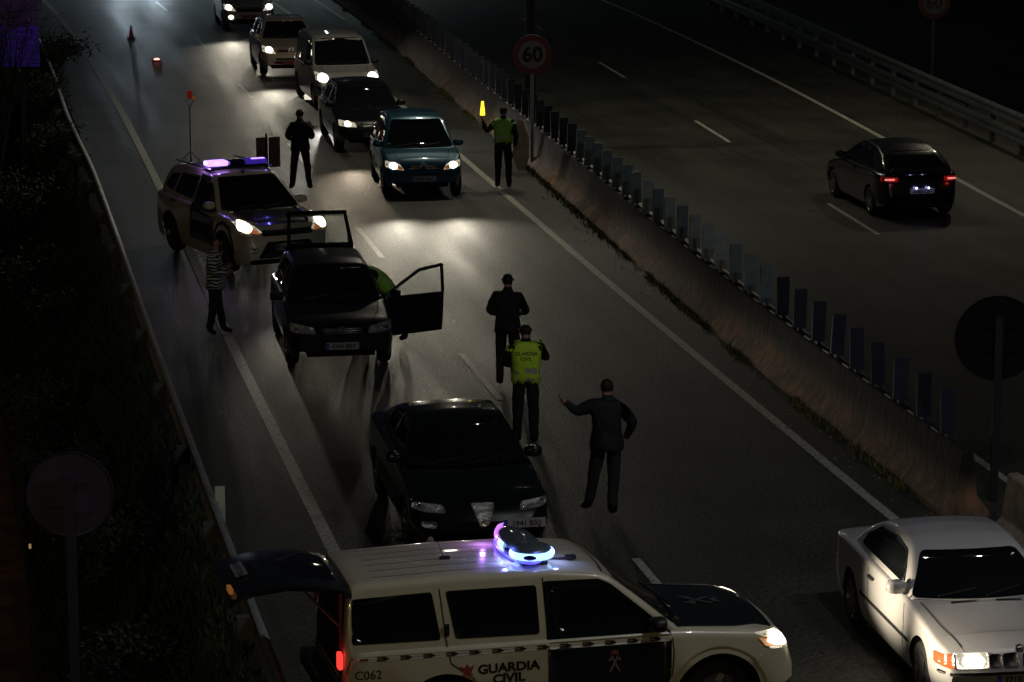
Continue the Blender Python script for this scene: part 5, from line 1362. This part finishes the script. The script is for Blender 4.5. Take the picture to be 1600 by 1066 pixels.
    if not vest and (J and 'pelvis' in J):
        bl = MB(); ax_ = (sp_ - pv).normalized(); c = pv + ax_ * .05
        u = Vector((1, 0, 0)); w = ax_.cross(u).normalized(); u = w.cross(ax_).normalized(); n = 20; v = []
        for zz in (-.022, .022):
            for i in range(n):
                a = 2 * math.pi * i / n; v.append(c + ax_ * zz + u * .150 * s * math.cos(a) + w * .162 * s * math.sin(a))
        bl.add(v, [(i, (i + 1) % n, n + (i + 1) % n, n + i) for i in range(n)]); bo = bl.build('belt', BOOT, t, True); sm = bo.modifiers.new('solid', 'SOLIDIFY'); sm.thickness = .012; sm.offset = 1
        if vest is not None or H > 1.79:
            ho2 = MB().box((0, 0, 0), (.10, .05, .17)).build('holster', BOOT, t); ho2.location = c + Vector((0, -.185, -.09)); bevel(ho2, .015)
    return t, vo, P, s

# A: dark silhouette watching the queue, long torch at the right side
person((7.94, 65.85, 0), R(86), 'dark silhouetted person with legs apart, watching the queue and holding a short gun', dict(
    elL=(.05, .27, 1.17), wrL=(.20, .20, 1.08), haL=(.27, .14, 1.08), elR=(.0, -.27, 1.15), wrR=(.20, -.22, 1.12), haR=(.27, -.17, 1.15),
    knL=(.03, .14, .51), anL=(.0, .18, .095), toeL=(.14, .23, .045), knR=(.03, -.15, .51), anR=(-.02, -.19, .095), toeR=(.12, -.24, .045)), mats=(UNI2, UNI2), bulk=1.14, H=1.80)
g_ = empty('rifle', (7.94, 65.85, 0), R(86), label='short black gun held across the chest of the silhouetted person watching the queue', cat='rifle')
b = MB(); b.tube((.27, .12, 1.08), (.31, -.30, 1.29), .022, .016, 8); b.tube((.31, -.30, 1.29), (.32, -.40, 1.34), .012, .012, 6); b.build('barrel', BOOT, g_)
b = MB(); b.box((.285, .02, 1.10), (.045, .22, .07)); b.build('receiver', BOOT, g_); MB().box((.29, -.05, 1.02), (.03, .05, .14)).build('magazine', BOOT, g_); MB().box((.315, -.30, 1.335), (.04, .03, .05)).build('front_sight', BOOT, g_)
# B: green vest, wand raised
tB, vB, PB, sB = person((12.30, 65.2, 0), R(75), 'person in dull green vest raising a glowing yellow light wand beside the median', dict(
    elL=(.12, .36, 1.20), wrL=(.22, .44, 1.40), haL=(.24, .46, 1.48), elR=(-.03, -.27, 1.16), wrR=(.05, -.26, .93)), vest=dict(mat=HIVISG, z0=1.0, bands=[(1.10, 1.15)]), H=1.84, mats=(UNI2, UNI2))
wd = empty('light_wand', tB.location, R(75), label='yellow glowing light wand held up by the person beside the median', cat='light wand')
hx, hy, hz = .24 * sB, .46 * sB, 1.49 * sB
MB().tube((hx, hy, hz - .14), (hx, hy, hz + .05), .020, .022, 10).build('handle', BOOT, wd)
b = MB(); b.lathe([(.001, 0), (.055, .0), (.052, .08), (.036, .20), (.028, .30), (.001, .31)], 14, 'Z', (hx, hy, hz + .05)); b.build('glowing_cone', mat('wand_yellow', (.9, .7, .05), .3, emis=(1.0, .72, .03), es=2.2), wd, True)
bulb(wd, (hx + .05, hy, hz + .42), .35, (1, .55, .12), .04, 'wand_light')
# C: dark, in front of the vest person
person((8.64, 45.45, 0), R(70), 'person in dark uniform standing just beyond the bright yellow vest', dict(
    elL=(.02, .29, 1.17), wrL=(.18, .20, 1.10), haL=(.24, .13, 1.10), elR=(.05, -.29, 1.18), wrR=(.20, -.20, 1.12), haR=(.26, -.14, 1.12)), mats=(UNI, TRO), bulk=1.1, H=1.80)
# D: bright vest seen from behind
person((8.17, 41.6, 0), R(82), 'person in bright yellow lettered vest, back to the view, beside the black saloon', dict(
    elR=(.06, -.31, 1.24), wrR=(.17, -.24, 1.34), haR=(.22, -.21, 1.39), elL=(.04, .29, 1.18), wrL=(.22, .20, 1.12), haL=(.28, .15, 1.12), head1=(.05, .0, 1.60), head2=(.055, 0, 1.675), head3=(.055, 0, 1.73)),
    vest=dict(mat=HIVIS, z0=.93, z1=1.50, bands=[(1.075, 1.125), (.965, .99)], text=[('GUARDIA', 1.355, .072), ('CIVIL', 1.285, .072)]), H=1.80, mats=(UNI, TRO), bulk=1.05)
# E: pointing left
person((8.45, 37.6, 0), R(84), 'person in dark jacket seen from behind, left arm stretched out pointing', dict(
    shL=(.0, .195, 1.44), elL=(.02, .38, 1.34), wrL=(.06, .52, 1.46), haL=(.07, .58, 1.51), elR=(.02, -.34, 1.19), wrR=(.12, -.26, .98), haR=(.14, -.22, .92),
    knL=(.06, .15, .51), anL=(.16, .21, .12), toeL=(.30, .27, .05), knR=(-.01, -.09, .51), anR=(-.06, -.07, .095), toeR=(.08, -.09, .045)), mats=(mat('jacket_green_black', (.007, .012, .011), .8, noise_amt=.3, noise_scale=7, bump=.5, bump_scale=16), mat('trousers_grey_green', (.012, .019, .018), .85, noise_amt=.35, noise_scale=7, bump=.5, bump_scale=14)), bulk=1.16, H=1.84)
# F: striped jacket by the left line
person((4.60, 50.3, 0), R(-12), 'person in a black and white zebra striped jacket standing by the left edge line', dict(
    elL=(.05, .24, 1.18), wrL=(.22, .12, 1.20), haL=(.28, .08, 1.25), elR=(.03, -.25, 1.16), wrR=(.20, -.12, 1.14), haR=(.26, -.08, 1.16),
    knL=(.06, .09, .51), anL=(.14, .10, .10), toeL=(.30, .11, .045), knR=(-.02, -.08, .51), anR=(-.10, -.10, .10), toeR=(.04, -.11, .045)), mats=(zebra(), UNI2), H=1.68, bulk=1.02)
# G: leaning into the car behind the open door
person((7.28, 49.05, 0), R(178), 'person leaning into the open driver door of the black hatchback', dict(
    pelvis=(-.05, 0, .93), spine=(.06, 0, 1.07), chest=(.22, 0, 1.18), collar=(.33, 0, 1.24), neck=(.39, 0, 1.28), head1=(.45, 0, 1.31), head2=(.51, 0, 1.34), head3=(.55, 0, 1.36),
    shL=(.26, .185, 1.21), shR=(.26, -.185, 1.21), elL=(.40, .25, 1.0), wrL=(.58, .20, .95), haL=(.66, .18, .95), elR=(.38, -.25, 1.0), wrR=(.52, -.22, .88), haR=(.58, -.2, .84),
    hipL=(-.06, .095, .89), hipR=(-.06, -.095, .89), knL=(.02, .11, .49), knR=(-.16, -.11, .49), anL=(.02, .13, .095), anR=(-.38, -.12, .11), toeL=(.16, .14, .045), toeR=(-.24, -.13, .045)),
    vest=dict(mat=HIVISG, lean=True), mats=(UNI2, UNI2), H=1.74)

# ================================================================== SMALL THINGS
CONE = mat('cone_orange', (.55, .06, .025), .5)
def cone(loc, h, label, group=None):
    t = empty('traffic_cone', loc, 0.3, label=label, cat='traffic cone', group=group)
    bevel(MB().box((0, 0, .015), (h * .55, h * .55, .03)).build('foot', CONE, t), .01)
    MB().lathe([(h * .21, .03), (h * .05, h), (.001, h)], 20, 'Z').build('cone_body', CONE, t, True)
    MB().lathe([(h * .145, h * .42), (h * .10, h * .66)], 20, 'Z').build('reflective_band', mat('cone_band', (.45, .35, .3), .35), t, True).scale = (1.03, 1.03, 1)
    return t
cone((6.50, 98.4, 0), .40, 'small orange traffic cone standing alone far up the left lane')
fk = empty('warning_stand', (5.93, 70.2, 0), R(-8), label='tall thin forked stand with a small red warning lamp beyond the parked patrol car', cat='warning stand')
THIN = mat('stand_dark', (.03, .028, .026), .6)
MB().tube((0, 0, .02), (0, 0, 1.28), .014, .012, 8).build('post', THIN, fk); MB().tube((0, 0, 1.28), (-.09, 0, 1.50), .009, .008, 6).build('fork_arm', THIN, fk); MB().tube((0, 0, 1.28), (.10, 0, 1.50), .009, .008, 6).build('fork_arm', THIN, fk)
for dx, dy in ((-.3, -.15), (.3, -.15), (0, .3)): MB().tube((0, 0, .3), (dx, dy, .01), .010, .010, 6).build('leg', THIN, fk)
bevel(MB().box((.01, 0, 1.60), (.12, .06, .19)).build('red_lamp', mat('lamp_red', (.35, .02, .02), .4, emis=(.8, .03, .03), es=.07), fk), .02)
bevel(MB().box((.10, -.01, 1.52), (.07, .05, .08)).build('reflector', mat('lamp_orange', (.5, .15, .05), .4, emis=(.9, .25, .08), es=.10), fk), .01)
fl = empty('road_flare', (6.79, 91.6, 0), 0, label='low red warning light lying on the road below the orange cone', cat='warning light')
MB().lathe([(.001, 0), (.14, 0), (.15, .02), (.12, .05)], 18, 'Z').build('housing', mat('flare_housing', (.25, .02, .03), .4), fl, True)
MB().lathe([(.10, .05), (.07, .09), (.001, .10)], 14, 'Z').build('lens', mat('flare_lens', (.9, .4, .35), .2, emis=(1, .45, .40), es=2.0), fl, True)
bulb(fl, (0, 0, .16), .5, (1, .1, .1), .03, 'flare_light')
# portable sign board on a stand
ps = empty('portable_sign', (7.26, 66.0, 0), R(6), label='red brown rectangular sign board on a thin post beyond the parked patrol car', cat='portable sign')
BRN = mat('board_brown', (.16, .05, .028), .5, noise_amt=.25, noise_scale=4)
b = MB().box((-.14, 0, .82), (.255, .025, .66)).build('panel', BRN, ps); bevel(b, .008); b = MB().box((.135, 0, .82), (.255, .025, .66)).build('panel', BRN, ps); bevel(b, .008)
MB().tube((-.05, -.03, .05), (-.05, -.03, 1.24), .020, .020, 8).build('post', BOOT, ps)
for dx, dy in ((-.35, -.2), (.35, -.2), (0, .4)): MB().tube((-.05, -.03, .25), (-.05 + dx, -.03 + dy, .01), .014, .014, 6).build('leg', BOOT, ps)
# octagonal sign held edge-on beside the vest person
og = empty('stop_board', (13.12, 67.4, 0), R(-76), label='pale octagonal sign board leaning edge-on against the median wall behind the green vest', cat='sign board')
pts = [(.46 * math.cos(R(22.5 + 45 * i)), .62 * math.sin(R(22.5 + 45 * i))) for i in range(8)]
V = [(x, y, .64 + z) for y in (-.012, .012) for x, z in pts]
o = from_data('panel', V, [tuple(range(8)), tuple(range(15, 7, -1))] + [(i, 8 + i, 8 + (i + 1) % 8, (i + 1) % 8) for i in range(8)], mat('board_cream', (.55, .45, .33), .5, noise_amt=.25, noise_scale=5), og); fix_normals(o); bevel(o, .004)
MB().tube((-.25, .05, .02), (-.25, .05, 1.0), .015, .015, 6).build('brace', METAL, og)
